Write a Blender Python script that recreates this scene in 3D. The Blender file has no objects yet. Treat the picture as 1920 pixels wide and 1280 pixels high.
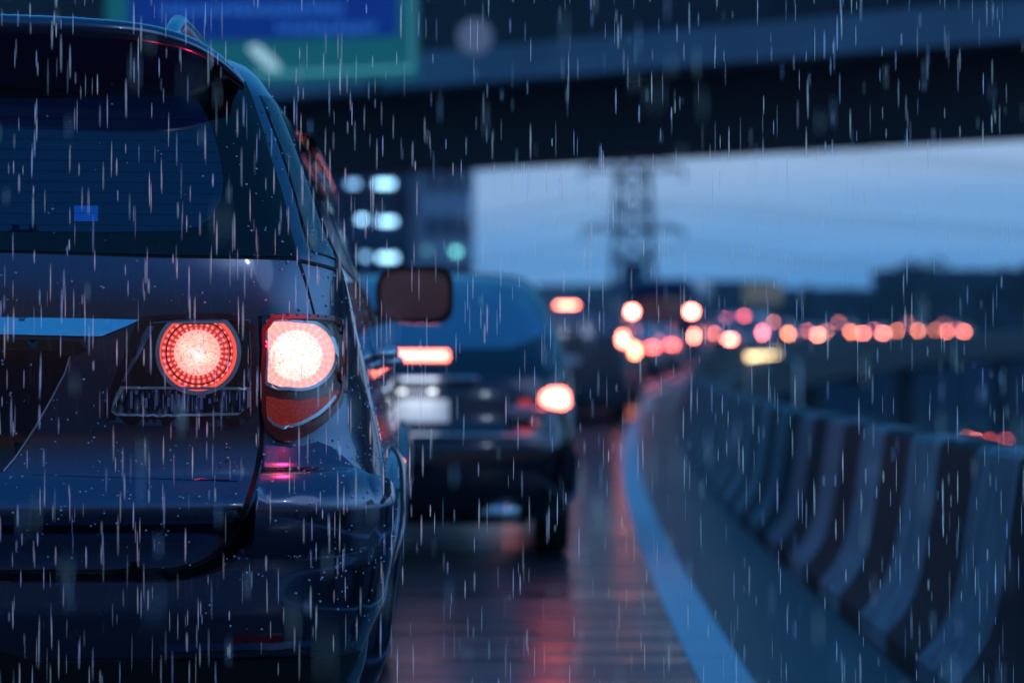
import bpy, math, random
import numpy as np
from mathutils import Vector, Matrix
from mathutils.bvhtree import BVHTree
from mathutils.geometry import delaunay_2d_cdt
random.seed(7); R = math.radians
sc = bpy.context.scene; COL = sc.collection
# ------------------------------------------------------------ camera, sky, sun, exposure
CAMZ, FPX = 1.03, 4533.3
PITCH = math.atan(49/FPX)
cd = bpy.data.cameras.new('camera'); cam = bpy.data.objects.new('camera', cd); COL.objects.link(cam)
cam.location = (0, 0, CAMZ); cam.rotation_euler = (R(90)+PITCH, 0, 0)
cd.sensor_width = 36; cd.lens = 85; cd.clip_start = .05; cd.clip_end = 3000
cd.dof.use_dof = True; cd.dof.focus_distance = 4.80; cd.dof.aperture_fstop = 2.4
sc.camera = cam
sc.view_settings.view_transform = 'Standard'; sc.view_settings.look = 'None'
sc.view_settings.exposure = .25; sc.view_settings.gamma = 1
sc.cycles.use_adaptive_sampling = False
sc.cycles.max_bounces = 7; sc.cycles.transparent_max_bounces = 12
sc.cycles.sample_clamp_indirect = 4
w = bpy.data.worlds.new('World'); sc.world = w; w.use_nodes = True
SUN_EL, SUN_AZ = -1.0, 200.0

class NT:
    def __init__(s, nt): s.t = nt
    def n(s, typ, **kw):
        nd = s.t.nodes.new(typ)
        for k, v in kw.items():
            if k.startswith('i_'):
                key = k[2:]; key = int(key) if key.isdigit() else key.replace('_', ' ')
                nd.inputs[key].default_value = v
            else: setattr(nd, k, v)
        return nd
    def l(s, a, b): s.t.links.new(a, b)
    def math(s, op, a, b=None, clamp=False):
        m = s.n('ShaderNodeMath', operation=op); m.use_clamp = clamp
        for i, v in enumerate((a, b)):
            if v is None: continue
            if isinstance(v, (int, float)): m.inputs[i].default_value = v
            else: s.l(v, m.inputs[i])
        return m.outputs[0]
    def ramp(s, fac, stops, interp='LINEAR'):
        r = s.n('ShaderNodeValToRGB'); r.color_ramp.interpolation = interp
        e = r.color_ramp.elements
        while len(e) < len(stops): e.new(0.5)
        for k, (p, c) in enumerate(stops):
            e[k].position = p; e[k].color = (*c, 1) if len(c) == 3 else c
        s.l(fac, r.inputs[0]); return r.outputs[0]
    def mixc(s, f, a, b, blend='MIX'):
        m = s.n('ShaderNodeMix', data_type='RGBA', blend_type=blend)
        for i, v in ((0, f), (6, a), (7, b)):
            if isinstance(v, (int, float)): m.inputs[i].default_value = v
            elif isinstance(v, tuple): m.inputs[i].default_value = (*v, 1)
            else: s.l(v, m.inputs[i])
        return m.outputs[2]

def build_world():
    t = NT(w.node_tree); w.node_tree.nodes.clear()
    out = t.n('ShaderNodeOutputWorld'); bg = t.n('ShaderNodeBackground')
    sky = t.n('ShaderNodeTexSky', sky_type='NISHITA'); sky.sun_disc = False
    sky.sun_elevation = R(SUN_EL); sky.sun_rotation = R(SUN_AZ)
    tc = t.n('ShaderNodeTexCoord'); sep = t.n('ShaderNodeSeparateXYZ'); t.l(tc.outputs['Generated'], sep.inputs[0])
    mp = t.n('ShaderNodeMapping'); mp.inputs['Scale'].default_value = (2.2, 2.2, 26)
    t.l(tc.outputs['Generated'], mp.inputs[0])
    nz = t.n('ShaderNodeTexNoise', i_Scale=1.6, i_Detail=4.0, i_Roughness=.5); t.l(mp.outputs[0], nz.inputs[0])
    zz = t.math('ADD', sep.outputs[2], t.math('MULTIPLY', t.math('SUBTRACT', nz.outputs[0], .5), .075))
    front = t.ramp(zz, [(0, (.012, .09, .26)), (.028, (.05, .22, .54)), (.052, (.13, .34, .64)), (.08, (.27, .44, .68)), (.125, (.30, .46, .70)), (.18, (.04, .24, .50)), (.4, (.010, .19, .50)), (1, (.006, .13, .38))])
    back = t.ramp(sep.outputs[2], [(0, (.003, .012, .04)), (.13, (.003, .022, .075)), (.27, (.008, .10, .32)), (.5, (.010, .15, .46)), (1, (.006, .13, .38))])
    f = t.math('ADD', t.math('MULTIPLY', sep.outputs[1], 1.5), .75, True)
    c = t.mixc(f, back, front)
    gx = t.math('MULTIPLY', t.math('SUBTRACT', sep.outputs[0], .55), 2.2, True)
    gz = t.ramp(sep.outputs[2], [(0, (0, 0, 0)), (.10, (.10, .10, .10)), (.24, (1, 1, 1)), (.42, (.6, .6, .6)), (.62, (0, 0, 0))])
    c = t.mixc(t.math('MULTIPLY', t.math('MULTIPLY', gx, gz), .85), c, (.50, 1.25, 2.2))
    c2 = t.mixc(.06, c, sky.outputs[0], 'ADD')
    t.l(c2, bg.inputs[0]); bg.inputs[1].default_value = 1.0
    t.l(bg.outputs[0], out.inputs[0])
build_world()
sd = bpy.data.lights.new('sun', 'SUN'); sun = bpy.data.objects.new('sun', sd); COL.objects.link(sun)
sd.energy = .12; sd.angle = R(25); sd.color = (.55, .72, 1.0); sun.rotation_euler = (R(62), 0, R(35))

# ------------------------------------------------------------ materials
def newmat(name):
    m = bpy.data.materials.new(name); m.use_nodes = True; m.node_tree.nodes.clear()
    t = NT(m.node_tree); out = t.n('ShaderNodeOutputMaterial'); return m, t, out
def pbr(name, col, rough=.5, metal=0., coat=0., noise=0., nscale=8., bump=0., bscale=60., ior=1.5, coatr=.04, rvar=0.):
    m, t, out = newmat(name); p = t.n('ShaderNodeBsdfPrincipled')
    p.inputs['Base Color'].default_value = (*col, 1); p.inputs['Roughness'].default_value = rough
    p.inputs['Metallic'].default_value = metal; p.inputs['Coat Weight'].default_value = coat
    p.inputs['Coat Roughness'].default_value = coatr; p.inputs['IOR'].default_value = ior
    tc = t.n('ShaderNodeTexCoord')
    if noise or rvar:
        nz = t.n('ShaderNodeTexNoise', i_Scale=nscale, i_Detail=6.0, i_Roughness=.6); t.l(tc.outputs['Object'], nz.inputs[0])
        if noise:
            a = tuple(c*(1-noise) for c in col); b = tuple(min(1, c*(1+noise)) for c in col)
            t.l(t.ramp(nz.outputs[0], [(.3, a), (.7, b)]), p.inputs['Base Color'])
        if rvar:
            t.l(t.math('ADD', t.math('MULTIPLY', nz.outputs[0], rvar), rough-rvar/2), p.inputs['Roughness'])
    if bump:
        nb = t.n('ShaderNodeTexNoise', i_Scale=bscale, i_Detail=3.0); t.l(tc.outputs['Object'], nb.inputs[0])
        b = t.n('ShaderNodeBump'); b.inputs['Strength'].default_value = bump; b.inputs['Distance'].default_value = .01
        t.l(nb.outputs[0], b.inputs['Height']); t.l(b.outputs[0], p.inputs['Normal'])
    t.l(p.outputs[0], out.inputs[0]); return m
def emis(name, col, s, grid=False):
    m, t, out = newmat(name); e = t.n('ShaderNodeEmission'); e.inputs[0].default_value = (*col, 1); e.inputs[1].default_value = s
    t.l(e.outputs[0], out.inputs[0]); return m
M = {}
M['paint'] = pbr('suv_paint', (.080, .097, .155), .19, .93, 1., rvar=.04, nscale=3)
M['seam'] = pbr('seam_black', (.004, .004, .005), .7)
M['frit'] = pbr('black_glass', (.001, .002, .004), .06, ior=1.5)
M['pane'] = pbr('tinted_glass', (.003, .022, .070), .04, ior=1.65)
M['sideglass'] = pbr('side_glass', (.010, .012, .025), .08, ior=1.7)
M['plastic'] = pbr('black_plastic', (.012, .012, .014), .45, noise=.2)
M['gloss_black'] = pbr('gloss_black', (.008, .008, .012), .12, coat=.6)
M['chrome'] = pbr('chrome', (.75, .8, .85), .10, 1.)
M['satin'] = pbr('satin_metal', (.5, .55, .62), .28, 1.)
M['rubber'] = pbr('tyre_rubber', (.012, .012, .013), .75, noise=.3)
M['rim'] = pbr('wheel_alloy', (.35, .37, .4), .3, .9)
M['redlens'] = pbr('red_lens', (.16, .006, .006), .15, coat=.5, noise=.3, nscale=40)
M['darkred'] = pbr('dark_red_gasket', (.05, .004, .006), .2, coat=.5)
M['lowlens'] = pbr('lit_red_lens', (.26, .012, .008), .15, coat=.4, noise=.9, nscale=190, bump=.6, bscale=160)
_p = [n for n in M['lowlens'].node_tree.nodes if n.type == 'BSDF_PRINCIPLED'][0]; _p.inputs['Emission Color'].default_value = (1, .07, .03, 1); _p.inputs['Emission Strength'].default_value = .09  # faint emission stands in for light from the brake lamp above
M['blue_glint'] = pbr('facet_glints', (.35, .55, .95), .15, .7, coat=1.)  # blue highlights of the clear fins are put into the colour
M['mirror'] = pbr('mirror_glass', (.30, .33, .42), .06, 1.)
M['satin_dark'] = pbr('satin_dark_trim', (.16, .2, .28), .3, .9)
M['white_plate'] = pbr('plate_white', (.75, .78, .8), .4)
M['hatchpaint'] = pbr('hatch_paint', (.045, .045, .06), .16, .9, 1.)
M['greypaint'] = pbr('grey_van_paint', (.10, .11, .13), .3, .5, .6)
M['darkpaint'] = pbr('dark_car_paint', (.02, .022, .03), .25, .4, .6)
M['silverpaint'] = pbr('silver_car_paint', (.32, .34, .38), .3, .6, .5)
M['whitepaint'] = pbr('white_car_paint', (.6, .6, .62), .3, 0., .5)
M['bluepaint'] = pbr('blue_car_paint', (.04, .07, .16), .3, .4, .5)
M['window2'] = pbr('hatch_rear_glass', (.30, .33, .42), .12, .9, ior=1.8)
M['winfar'] = pbr('car_glass', (.02, .03, .06), .1, ior=1.7)
M['concrete'] = pbr('overpass_concrete', (.045, .043, .045), .85, noise=.25, nscale=.6)
M['concrete_lit'] = pbr('parapet_concrete_lit', (.20, .23, .27), .8, noise=.2, nscale=.5)  # paler copy of the overpass concrete: sky light put into the colour
M['concrete_deck'] = pbr('viaduct_concrete', (.02, .021, .024), .8, noise=.3, nscale=.4)

# ------------------------------------------------------------ object helpers
def link(name, me, mat=None, parent=None):
    o = bpy.data.objects.new(name, me); COL.objects.link(o)
    if mat is not None and me is not None:
        for m in (mat if isinstance(mat, (list, tuple)) else [mat]): me.materials.append(m)
    if parent: o.parent = parent
    return o
def tag(o, label=None, cat=None, group=None, kind=None):
    if label: o['label'] = label
    if cat: o['category'] = cat
    if group: o['group'] = group
    if kind: o['kind'] = kind
    return o
def empty(name, loc, rz=0):
    o = bpy.data.objects.new(name, None); COL.objects.link(o); o.location = loc; o.rotation_euler = (0, 0, rz)
    o.empty_display_size = .2; return o
def copy_tree(o, parent=None):
    c = o.copy(); COL.objects.link(c)
    if parent: c.parent = parent
    for ch in KIDS(o): copy_tree(ch, c)
    return c
def KIDS(o): return [x for x in bpy.data.objects if x.parent == o]
class MB:
    """collects vertices / faces for ONE mesh"""
    def __init__(s): s.v = []; s.f = []; s.mi = []; s.cur = 0
    def add(s, vs, fs):
        o = len(s.v); s.v += [tuple(v) for v in vs]; s.f += [tuple(i+o for i in f) for f in fs]; s.mi += [s.cur]*len(fs)
    def box(s, c, d, rz=0., rx=0.):
        m = Matrix.Rotation(rz, 3, 'Z') @ Matrix.Rotation(rx, 3, 'X')
        vs = [Vector(c)+m @ Vector((sx*d[0]/2, sy*d[1]/2, sz*d[2]/2)) for sx in (-1, 1) for sy in (-1, 1) for sz in (-1, 1)]
        s.add(vs, [(0, 1, 3, 2), (4, 6, 7, 5), (0, 4, 5, 1), (2, 3, 7, 6), (0, 2, 6, 4), (1, 5, 7, 3)]); return s
    def tube(s, pts, r, n=8, cap=True):
        pts = [Vector(p) for p in pts]; rs = r if isinstance(r, (list, tuple)) else [r]*len(pts)
        o = len(s.v); vs = []
        for i, p in enumerate(pts):
            d = (pts[min(i+1, len(pts)-1)]-pts[max(i-1, 0)]).normalized()
            a = d.orthogonal().normalized() if abs(d.z) > .99 else d.cross(Vector((0, 0, 1))).normalized()
            b = d.cross(a)
            vs += [p+(a*math.cos(2*math.pi*k/n)+b*math.sin(2*math.pi*k/n))*rs[i] for k in range(n)]
        fs = [(i*n+k, i*n+(k+1) % n, (i+1)*n+(k+1) % n, (i+1)*n+k) for i in range(len(pts)-1) for k in range(n)]
        if cap: fs += [tuple(range(n))[::-1], tuple(range((len(pts)-1)*n, len(pts)*n))]
        s.add(vs, fs); return s
    def grid(s, rows, closed=False):
        n = len(rows[0]); vs = [p for r in rows for p in r]
        fs = [(i*n+j, i*n+(j+1) % n, (i+1)*n+(j+1) % n, (i+1)*n+j) for i in range(len(rows)-1) for j in range(n if closed else n-1)]
        s.add(vs, fs); return s
    def lathe(s, prof, c, axis='X', n=32):
        rows = []
        for a, r in prof:
            row = []
            for k in range(n):
                t = 2*math.pi*k/n
                if axis == 'X': row.append((c[0]+a, c[1]+r*math.cos(t), c[2]+r*math.sin(t)))
                else: row.append((c[0]+r*math.cos(t), c[1]+r*math.sin(t), c[2]+a))
            rows.append(row)
        return s.grid(rows, True)
    def build(s, name, mat, parent=None, smooth=False, bevel=0.):
        me = bpy.data.meshes.new(name); me.from_pydata(s.v, [], s.f); me.update()
        o = link(name, me, mat, parent)
        if any(s.mi): me.polygons.foreach_set('material_index', s.mi)
        if smooth: me.polygons.foreach_set('use_smooth', [True]*len(me.polygons))
        if bevel:
            b = o.modifiers.new('bevel', 'BEVEL'); b.width = bevel; b.segments = 3; b.limit_method = 'ANGLE'
            me.polygons.foreach_set('use_smooth', [True]*len(me.polygons))
            o.modifiers.new('wn', 'WEIGHTED_NORMAL')
        return o

# ------------------------------------------------------------ lofted car shell
def pchip(xs, ys):
    xs = np.array(xs, float); ys = np.array(ys, float); h = np.diff(xs); d = np.diff(ys)/h
    m = np.zeros_like(ys); m[0] = d[0]; m[-1] = d[-1]
    for i in range(1, len(xs)-1):
        if d[i-1]*d[i] > 0:
            a = 2*h[i]+h[i-1]; b = h[i]+2*h[i-1]; m[i] = (a+b)/(a/d[i-1]+b/d[i])
    def f(x):
        i = min(max(int(np.searchsorted(xs, x))-1, 0), len(xs)-2); t = (x-xs[i])/h[i]
        t = min(max(t, 0), 1)
        return ((2*t**3-3*t*t+1)*ys[i]+(t**3-2*t*t+t)*h[i]*m[i]+(-2*t**3+3*t*t)*ys[i+1]+(t**3-t*t)*h[i]*m[i+1])
    return f
class Shell:
    # keys rows: z, yr, yf, w, rr ; bow = plan curvature of the tail
    def __init__(s, keys, bow=.1, bowf=.15, rf=.35):
        z = [k[0] for k in keys]; s.z0, s.z1 = z[0], z[-1]
        s.fy, s.ff, s.fw, s.fr = (pchip(z, [k[i] for k in keys]) for i in (1, 2, 3, 4))
        s.bow, s.bowf, s.rf = bow, bowf, rf; s.zs = z
    def lv(s, z): return s.fy(z), s.ff(z), s.fw(z), s.fr(z)
    def p(s, u, z):
        yr, yf, w, rr = s.lv(z); a = abs(u); sg = -1 if u < 0 else 1
        rf = min(s.rf, w*.8, max((yf-yr)*.3, .01)); bow = s.bow; bf = s.bowf
        ys = yr+bow+rr; ye = yf-bf-rf
        if ye < ys: ye = ys = (ys+ye)/2
        if a <= 1: x = a*(w-rr); y = yr+bow*(x/w)**2
        elif a <= 2:
            t = (a-1)*math.pi/2; x = w-rr+rr*math.sin(t); y = yr+bow*(x/w)**2+rr*(1-math.cos(t))
        elif a <= 3:
            t = a-2; x = w; y = ys+(ye-ys)*t
        elif a <= 4:
            t = (a-3)*math.pi/2; x = w-rf+rf*math.cos(t); y = yf-bf*(x/w)**2-rf*(1-math.sin(t))
        else:
            x = (5-a)*(w-rf); y = yf-bf*(x/w)**2
        if 1.5 < a < 3.5 and z < 1.6:   # gentle plan barrel of the flanks
            q = (y-(yr+yf)/2)/((yf-yr)/2+1e-6); x += .012*(1-q*q)
        return Vector((sg*x, y, z))
    def u_side(s, y, z):
        yr, yf, w, rr = s.lv(z); rf = min(s.rf, w*.8)
        ys = yr+s.bow+rr; ye = yf-s.bowf-rf; return 2+(y-ys)/(ye-ys)
    def nrm(s, u, z):
        e = .004; z1 = min(z+e, s.z1-1e-4); z0 = max(z-e, s.z0)
        du = s.p(min(u+e, 5), z)-s.p(max(u-e, -5), z); dz = s.p(u, z1)-s.p(u, z0)
        n = du.cross(dz)
        if n.length < 1e-9: return Vector((0, 0, 1))
        n.normalize(); c = s.p(u, z); yr, yf, _, _ = s.lv(z)
        if n.dot(Vector((c.x, c.y-(yr+yf)/2, .25))) < 0: n = -n
        return n
    def grid(s, nu=(16, 12, 60, 10, 8), nz=None):
        us = [0.]
        for k, n in enumerate(nu): us += [k+(i+1)/n for i in range(n)]
        us = [-u for u in us[:0:-1]]+us; us = us[:-1]     # -5 and 5 coincide
        zs = []
        for a, b in zip(s.zs[:-1], s.zs[1:]):
            n = nz or max(2, int((b-a)/.02)); zs += [a+(b-a)*i/n for i in range(n)]
        zs.append(s.zs[-1]); return us, zs
def shell_mesh(sh, name, mat, parent, nu, nz=None, keep=None):
    us, zs = sh.grid(nu, nz); n = len(us); vs = [sh.p(u, z) for z in zs for u in us]; fs = []
    for j in range(len(zs)-1):
        for i in range(n):
            k = (i+1) % n; f = (j*n+i, j*n+k, (j+1)*n+k, (j+1)*n+i)
            if keep:
                c = (vs[f[0]]+vs[f[1]]+vs[f[2]]+vs[f[3]])/4
                if not keep(c): continue
            fs.append(f)
    fs.append(tuple(range((len(zs)-1)*n, len(zs)*n)))
    me = bpy.data.meshes.new(name); me.from_pydata([tuple(v) for v in vs], [], fs); me.update()
    me.polygons.foreach_set('use_smooth', [True]*len(me.polygons))
    return link(name, me, mat, parent)
def inside(p, poly):
    x, y = p; c = False; j = len(poly)-1
    for i in range(len(poly)):
        xi, yi = poly[i]; xj, yj = poly[j]
        if (yi > y) != (yj > y) and x < (xj-xi)*(y-yi)/(yj-yi)+xi: c = not c
        j = i
    return c
def chaikin(p, it=2):
    for _ in range(it):
        q = []
        for i in range(len(p)):
            a, b = p[i], p[(i+1) % len(p)]
            q += [(a[0]*.75+b[0]*.25, a[1]*.75+b[1]*.25), (a[0]*.25+b[0]*.75, a[1]*.25+b[1]*.75)]
        p = q
    return p
def densify(p, du, dz):
    q = []
    for i in range(len(p)):
        a, b = p[i], p[(i+1) % len(p)]; n = max(1, int(max(abs(b[0]-a[0])/du, abs(b[1]-a[1])/dz)))
        q += [(a[0]+(b[0]-a[0])*k/n, a[1]+(b[1]-a[1])*k/n) for k in range(n)]
    return q
def patch(sh, name, polys, mat, parent=None, off=.002, depth=.004, du=.05, dz=.02, uvc=None, mir=False, closed_back=False, holes=()):
    """one mesh lying on the shell inside the (u,z) polygons, raised by off (number or function of u,z)"""
    V = []; F = []; smooth = []; UV = []
    for poly in polys:
        if mir: poly = [(-u, z) for u, z in poly]
        P = densify(poly, du, dz); hl = []
        for h in holes:
            h = [(-u, z) for u, z in h] if mir else h
            hl.append(densify(h, du, dz))
        pts = list(P); edges = [(i, (i+1) % len(P)) for i in range(len(P))]
        for h in hl:
            o = len(pts); pts += h; edges += [(o+i, o+(i+1) % len(h)) for i in range(len(h))]
        x0, x1 = min(p[0] for p in P), max(p[0] for p in P); y0, y1 = min(p[1] for p in P), max(p[1] for p in P)
        nx, ny = max(1, int((x1-x0)/du)), max(1, int((y1-y0)/dz))
        for i in range(nx+1):
            for j in range(ny+1):
                q = (x0+(i+.5)*(x1-x0)/nx, y0+(j+.5)*(y1-y0)/ny)
                if inside(q, P) and not any(inside(q, h) for h in hl): pts.append(q)
        r = delaunay_2d_cdt([Vector(p) for p in pts], edges, [], 0, 1e-6)
        vs2, fs2 = r[0], r[2]; tri = []
        for f in fs2:
            c = sum((vs2[i] for i in f), Vector((0, 0)))/len(f)
            if inside((c.x, c.y), P) and not any(inside((c.x, c.y), h) for h in hl): tri.append(tuple(f))
        base = len(V); fo = off if callable(off) else (lambda u, z: off)
        pos = []; nr = []
        for v in vs2:
            n = sh.nrm(v.x, v.y); b = sh.p(v.x, v.y); pos.append((b, n)); V.append(tuple(b+n*fo(v.x, v.y)))
        ec = {}
        for f in tri:
            a, b, c = (Vector(V[base+i]) for i in f)
            if (b-a).cross(c-a).dot(pos[f[0]][1]) < 0: f = f[::-1]
            F.append(tuple(base+i for i in f)); smooth.append(True)
            for i in range(3):
                e = (f[i], f[(i+1) % 3]); ec[frozenset(e)] = None if frozenset(e) in ec else e
        rim = {}
        def rv(i, lo):
            if (i, lo) not in rim:
                b, n = pos[i]; V.append(tuple(b+n*(fo(vs2[i].x, vs2[i].y)-(depth if lo else 0)))); rim[(i, lo)] = len(V)-1
            return rim[(i, lo)]
        if depth:
            for e in ec.values():
                if e: F.append((rv(e[1], 0), rv(e[0], 0), rv(e[0], 1), rv(e[1], 1))); smooth.append(False)
    me = bpy.data.meshes.new(name); me.from_pydata(V, [], F); me.update()
    me.polygons.foreach_set('use_smooth', smooth)
    if uvc:
        cx, cz, rr = uvc; cx = -cx if mir else cx; ul = me.uv_layers.new(name='uv')
        for lp in me.loops:
            v = V[lp.vertex_index]; ul.data[lp.index].uv = ((v[0]-cx)/rr, (v[2]-cz)/rr)
    return link(name, me, mat, parent)
def ribbon(path, wdt):
    """polygon of constant width round a (u,z) path given in metric-ish units"""
    L = []; Rr = []
    for i, p in enumerate(path):
        a = path[max(i-1, 0)]; b = path[min(i+1, len(path)-1)]
        su = .3 if 1 < abs(p[0]) < 2 else (.7 if abs(p[0]) <= 1 else 3.6)   # metres per u
        dx, dz = (b[0]-a[0])*su, b[1]-a[1]; l = math.hypot(dx, dz) or 1
        nx, nz = -dz/l*wdt/2/su, dx/l*wdt/2
        L.append((p[0]+nx, p[1]+nz)); Rr.append((p[0]-nx, p[1]-nz))
    return L+Rr[::-1]

# ------------------------------------------------------------ road geometry (the road bends right and climbs)
K = .00092
def road_z(s):
    if s < 12: return 0.
    if s < 40: return .018/56*(s-12)**2
    return .018*(s-26)
def road_p(off, s, dz=0.):
    sl = 2*K*s if s > 0 else 0; n = math.hypot(1, sl)
    return Vector(((K*s*s if s > 0 else 0)+off/n, s-off*sl/n, road_z(s)+dz))
def road_rz(s): return -math.atan(2*K*max(s, 0))
def road_pitch(s): return math.atan((road_z(s+.5)-road_z(s-.5)))
SS = [-14+i*1.0 for i in range(14)]+[i*.8 for i in range(75)]+[60+i*3 for i in range(145)]

def mat_road():
    m, t, out = newmat('wet_asphalt'); p = t.n('ShaderNodeBsdfPrincipled'); g = t.n('ShaderNodeNewGeometry')
    n1 = t.n('ShaderNodeTexNoise', i_Scale=.9, i_Detail=5.0); t.l(g.outputs[0], n1.inputs[0])
    n2 = t.n('ShaderNodeTexNoise', i_Scale=55., i_Detail=3.0); t.l(g.outputs[0], n2.inputs[0])
    mp = t.n('ShaderNodeMapping'); mp.inputs['Scale'].default_value = (.25, 4.2, 1); t.l(g.outputs[0], mp.inputs[0])
    n3 = t.n('ShaderNodeTexNoise', i_Scale=1.1, i_Detail=2.0, i_Distortion=.3); t.l(mp.outputs[0], n3.inputs[0])
    t.l(t.ramp(n1.outputs[0], [(.3, (.030, .032, .036)), (.7, (.055, .057, .062))]), p.inputs['Base Color'])
    t.l(t.ramp(n3.outputs[0], [(.40, (.16, .16, .16)), (.56, (.42, .42, .42))]), p.inputs['Roughness'])
    b = t.n('ShaderNodeBump'); b.inputs['Strength'].default_value = .35; b.inputs['Distance'].default_value = .012
    t.l(t.math('ADD', t.math('MULTIPLY', n2.outputs[0], .18), n3.outputs[0]), b.inputs['Height']); t.l(b.outputs[0], p.inputs['Normal'])
    p.inputs['IOR'].default_value = 1.5; p.inputs['Coat Weight'].default_value = .3; p.inputs['Coat Roughness'].default_value = .22
    t.l(p.outputs[0], out.inputs[0]); return m
M['road'] = mat_road()
M['shoulder'] = pbr('wet_shoulder', (.06, .065, .07), .45, coat=.12, coatr=.3, noise=.3, nscale=1.4, bump=.15, bscale=70, rvar=.2)
M['line'] = pbr('line_paint', (.74, .77, .80), .55, coat=.08, coatr=.35, noise=.12, nscale=6, rvar=.2)
M['ground'] = pbr('dark_ground', (.010, .012, .012), .8, noise=.5, nscale=.02)
def strip(name, o0, o1, dz, mat, s0=-14, s1=495, n=2):
    mb = MB(); ss = [s for s in SS if s0 <= s <= s1]
    mb.grid([[road_p(o0+(o1-o0)*k/n, s, dz) for k in range(n+1)] for s in ss]); return mb.build(name, mat, smooth=True)
tag(strip('road', -10.6, .56, 0, M['road'], n=4), kind='structure')
tag(strip('shoulder', .56, 2.0, 0, M['shoulder']), kind='structure')
tag(strip('lane_line', .555, .735, .004, M['line'], n=1), kind='structure')
mb = MB()
for lo in (-2.9, -6.4):
    s = 3.
    while s < 300:
        mb.grid([[road_p(lo-.07, q, .004), road_p(lo+.07, q, .004)] for q in (s, s+1, s+2, s+3)]); s += 9
tag(mb.build('lane_dashes', M['line']), kind='structure')
mb = MB()
mb.grid([[road_p(2.0, s, -.01), road_p(2.0, s, -1.4), road_p(-10.6, s, -1.4), road_p(-10.6, s, -.01)] for s in SS if s <= 495])
tag(mb.build('viaduct_deck', M['concrete_deck']), kind='structure')
mb = MB(); N = 40
mb.add([(-2500, -2500, -6.3), (2500, -2500, -6.3), (2500, 2500, -6.3), (-2500, 2500, -6.3)], [(0, 1, 2, 3)])
tag(mb.build('ground', M['ground']), kind='structure')
mb = MB(); mb.grid([[(9, 60, -6.28), (24, 60, -6.28)], [(36, 200, -6.28), (54, 200, -6.28)], [(90, 420, -6.28), (110, 420, -6.28)]])
tag(mb.build('lower_road', M['road']), kind='structure')

def mat_barrier():
    m, t, out = newmat('striped_barrier'); p = t.n('ShaderNodeBsdfPrincipled'); uv = t.n('ShaderNodeUVMap')
    sp = t.n('ShaderNodeSeparateXYZ'); t.l(uv.outputs[0], sp.inputs[0]); tc = t.n('ShaderNodeTexCoord')
    nz = t.n('ShaderNodeTexNoise', i_Scale=6., i_Detail=5.0); t.l(tc.outputs['Object'], nz.inputs[0])
    mp = t.n('ShaderNodeMapping'); mp.inputs['Scale'].default_value = (4, 4, .7); t.l(tc.outputs['Object'], mp.inputs[0])
    nd = t.n('ShaderNodeTexNoise', i_Scale=2.5, i_Detail=6.0, i_Roughness=.65); t.l(mp.outputs[0], nd.inputs[0])
    ph = t.math('FRACT', t.math('ADD', t.math('DIVIDE', sp.outputs[0], 1.45), t.math('MULTIPLY', nz.outputs[0], .03)))
    st = t.math('LESS_THAN', ph, .50)
    c = t.mixc(st, (.008, .009, .012), (.30, .32, .35))
    c = t.mixc(t.math('GREATER_THAN', sp.outputs[1], .66), c, (.015, .016, .018))
    c = t.mixc(t.math('LESS_THAN', t.math('FRACT', t.math('DIVIDE', sp.outputs[0], 6.1)), .005), c, (.004, .004, .004))
    d = t.ramp(nd.outputs[0], [(.38, (.22, .23, .25)), (.6, (1, 1, 1))])
    c = t.mixc(.75, c, d, 'MULTIPLY'); t.l(c, p.inputs['Base Color'])
    t.l(t.math('ADD', t.math('MULTIPLY', nd.outputs[0], .3), .6), p.inputs['Roughness'])
    b = t.n('ShaderNodeBump'); b.inputs['Strength'].default_value = .3; b.inputs['Distance'].default_value = .01
    t.l(nd.outputs[0], b.inputs['Height']); t.l(b.outputs[0], p.inputs['Normal'])
    t.l(p.outputs[0], out.inputs[0]); return m
M['barrier'] = mat_barrier()
def barrier(name, off, sgn, label, s0=-14, s1=495):
    prof = [(0, 0), (.0, .075), (.055, .14), (.10, .22), (.125, .30), (.148, .42), (.195, .75), (.215, .77), (.355, .77), (.375, .75), (.40, .3), (.55, .075), (.55, 0)]
    ss = [s for s in SS if s0 <= s <= s1]; mb = MB()
    mb.grid([[road_p(off+sgn*a, s, b+.003) for a, b in prof] for s in ss])
    mb.add([road_p(off+sgn*a, ss[0], b+.003) for a, b in prof], [tuple(range(len(prof)))])
    o = mb.build(name, M['barrier']); me = o.data; ul = me.uv_layers.new(name='uv'); n = len(prof)
    for lp in me.loops: ul.data[lp.index].uv = (ss[min(lp.vertex_index//n, len(ss)-1)], (lp.vertex_index % n)/n)
    return tag(o, label, 'barrier', 'road edge barriers')
barrier('crash_barrier', 1.27, 1, 'black and white striped concrete crash barrier along the right road edge')
barrier('crash_barrier', -10.0, -1, 'striped concrete barrier on the far left edge behind the traffic')
for i, s in enumerate((30, 60, 90, 125, 160, 200, 240, 290, 340, 400)):
    c = road_p(-4.3, s); mb = MB(); zt = c.z-1.4
    mb.tube([(c.x, c.y, -6.3), (c.x, c.y, zt-1.0)], 1.0, 16); mb.box((c.x, c.y, zt-.5), (9, 2.0, 1.0), road_rz(s))
    tag(mb.build('viaduct_pier', M['concrete_deck']), 'grey concrete pier carrying the curved elevated road', 'pier', 'piers under the elevated road')

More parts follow.
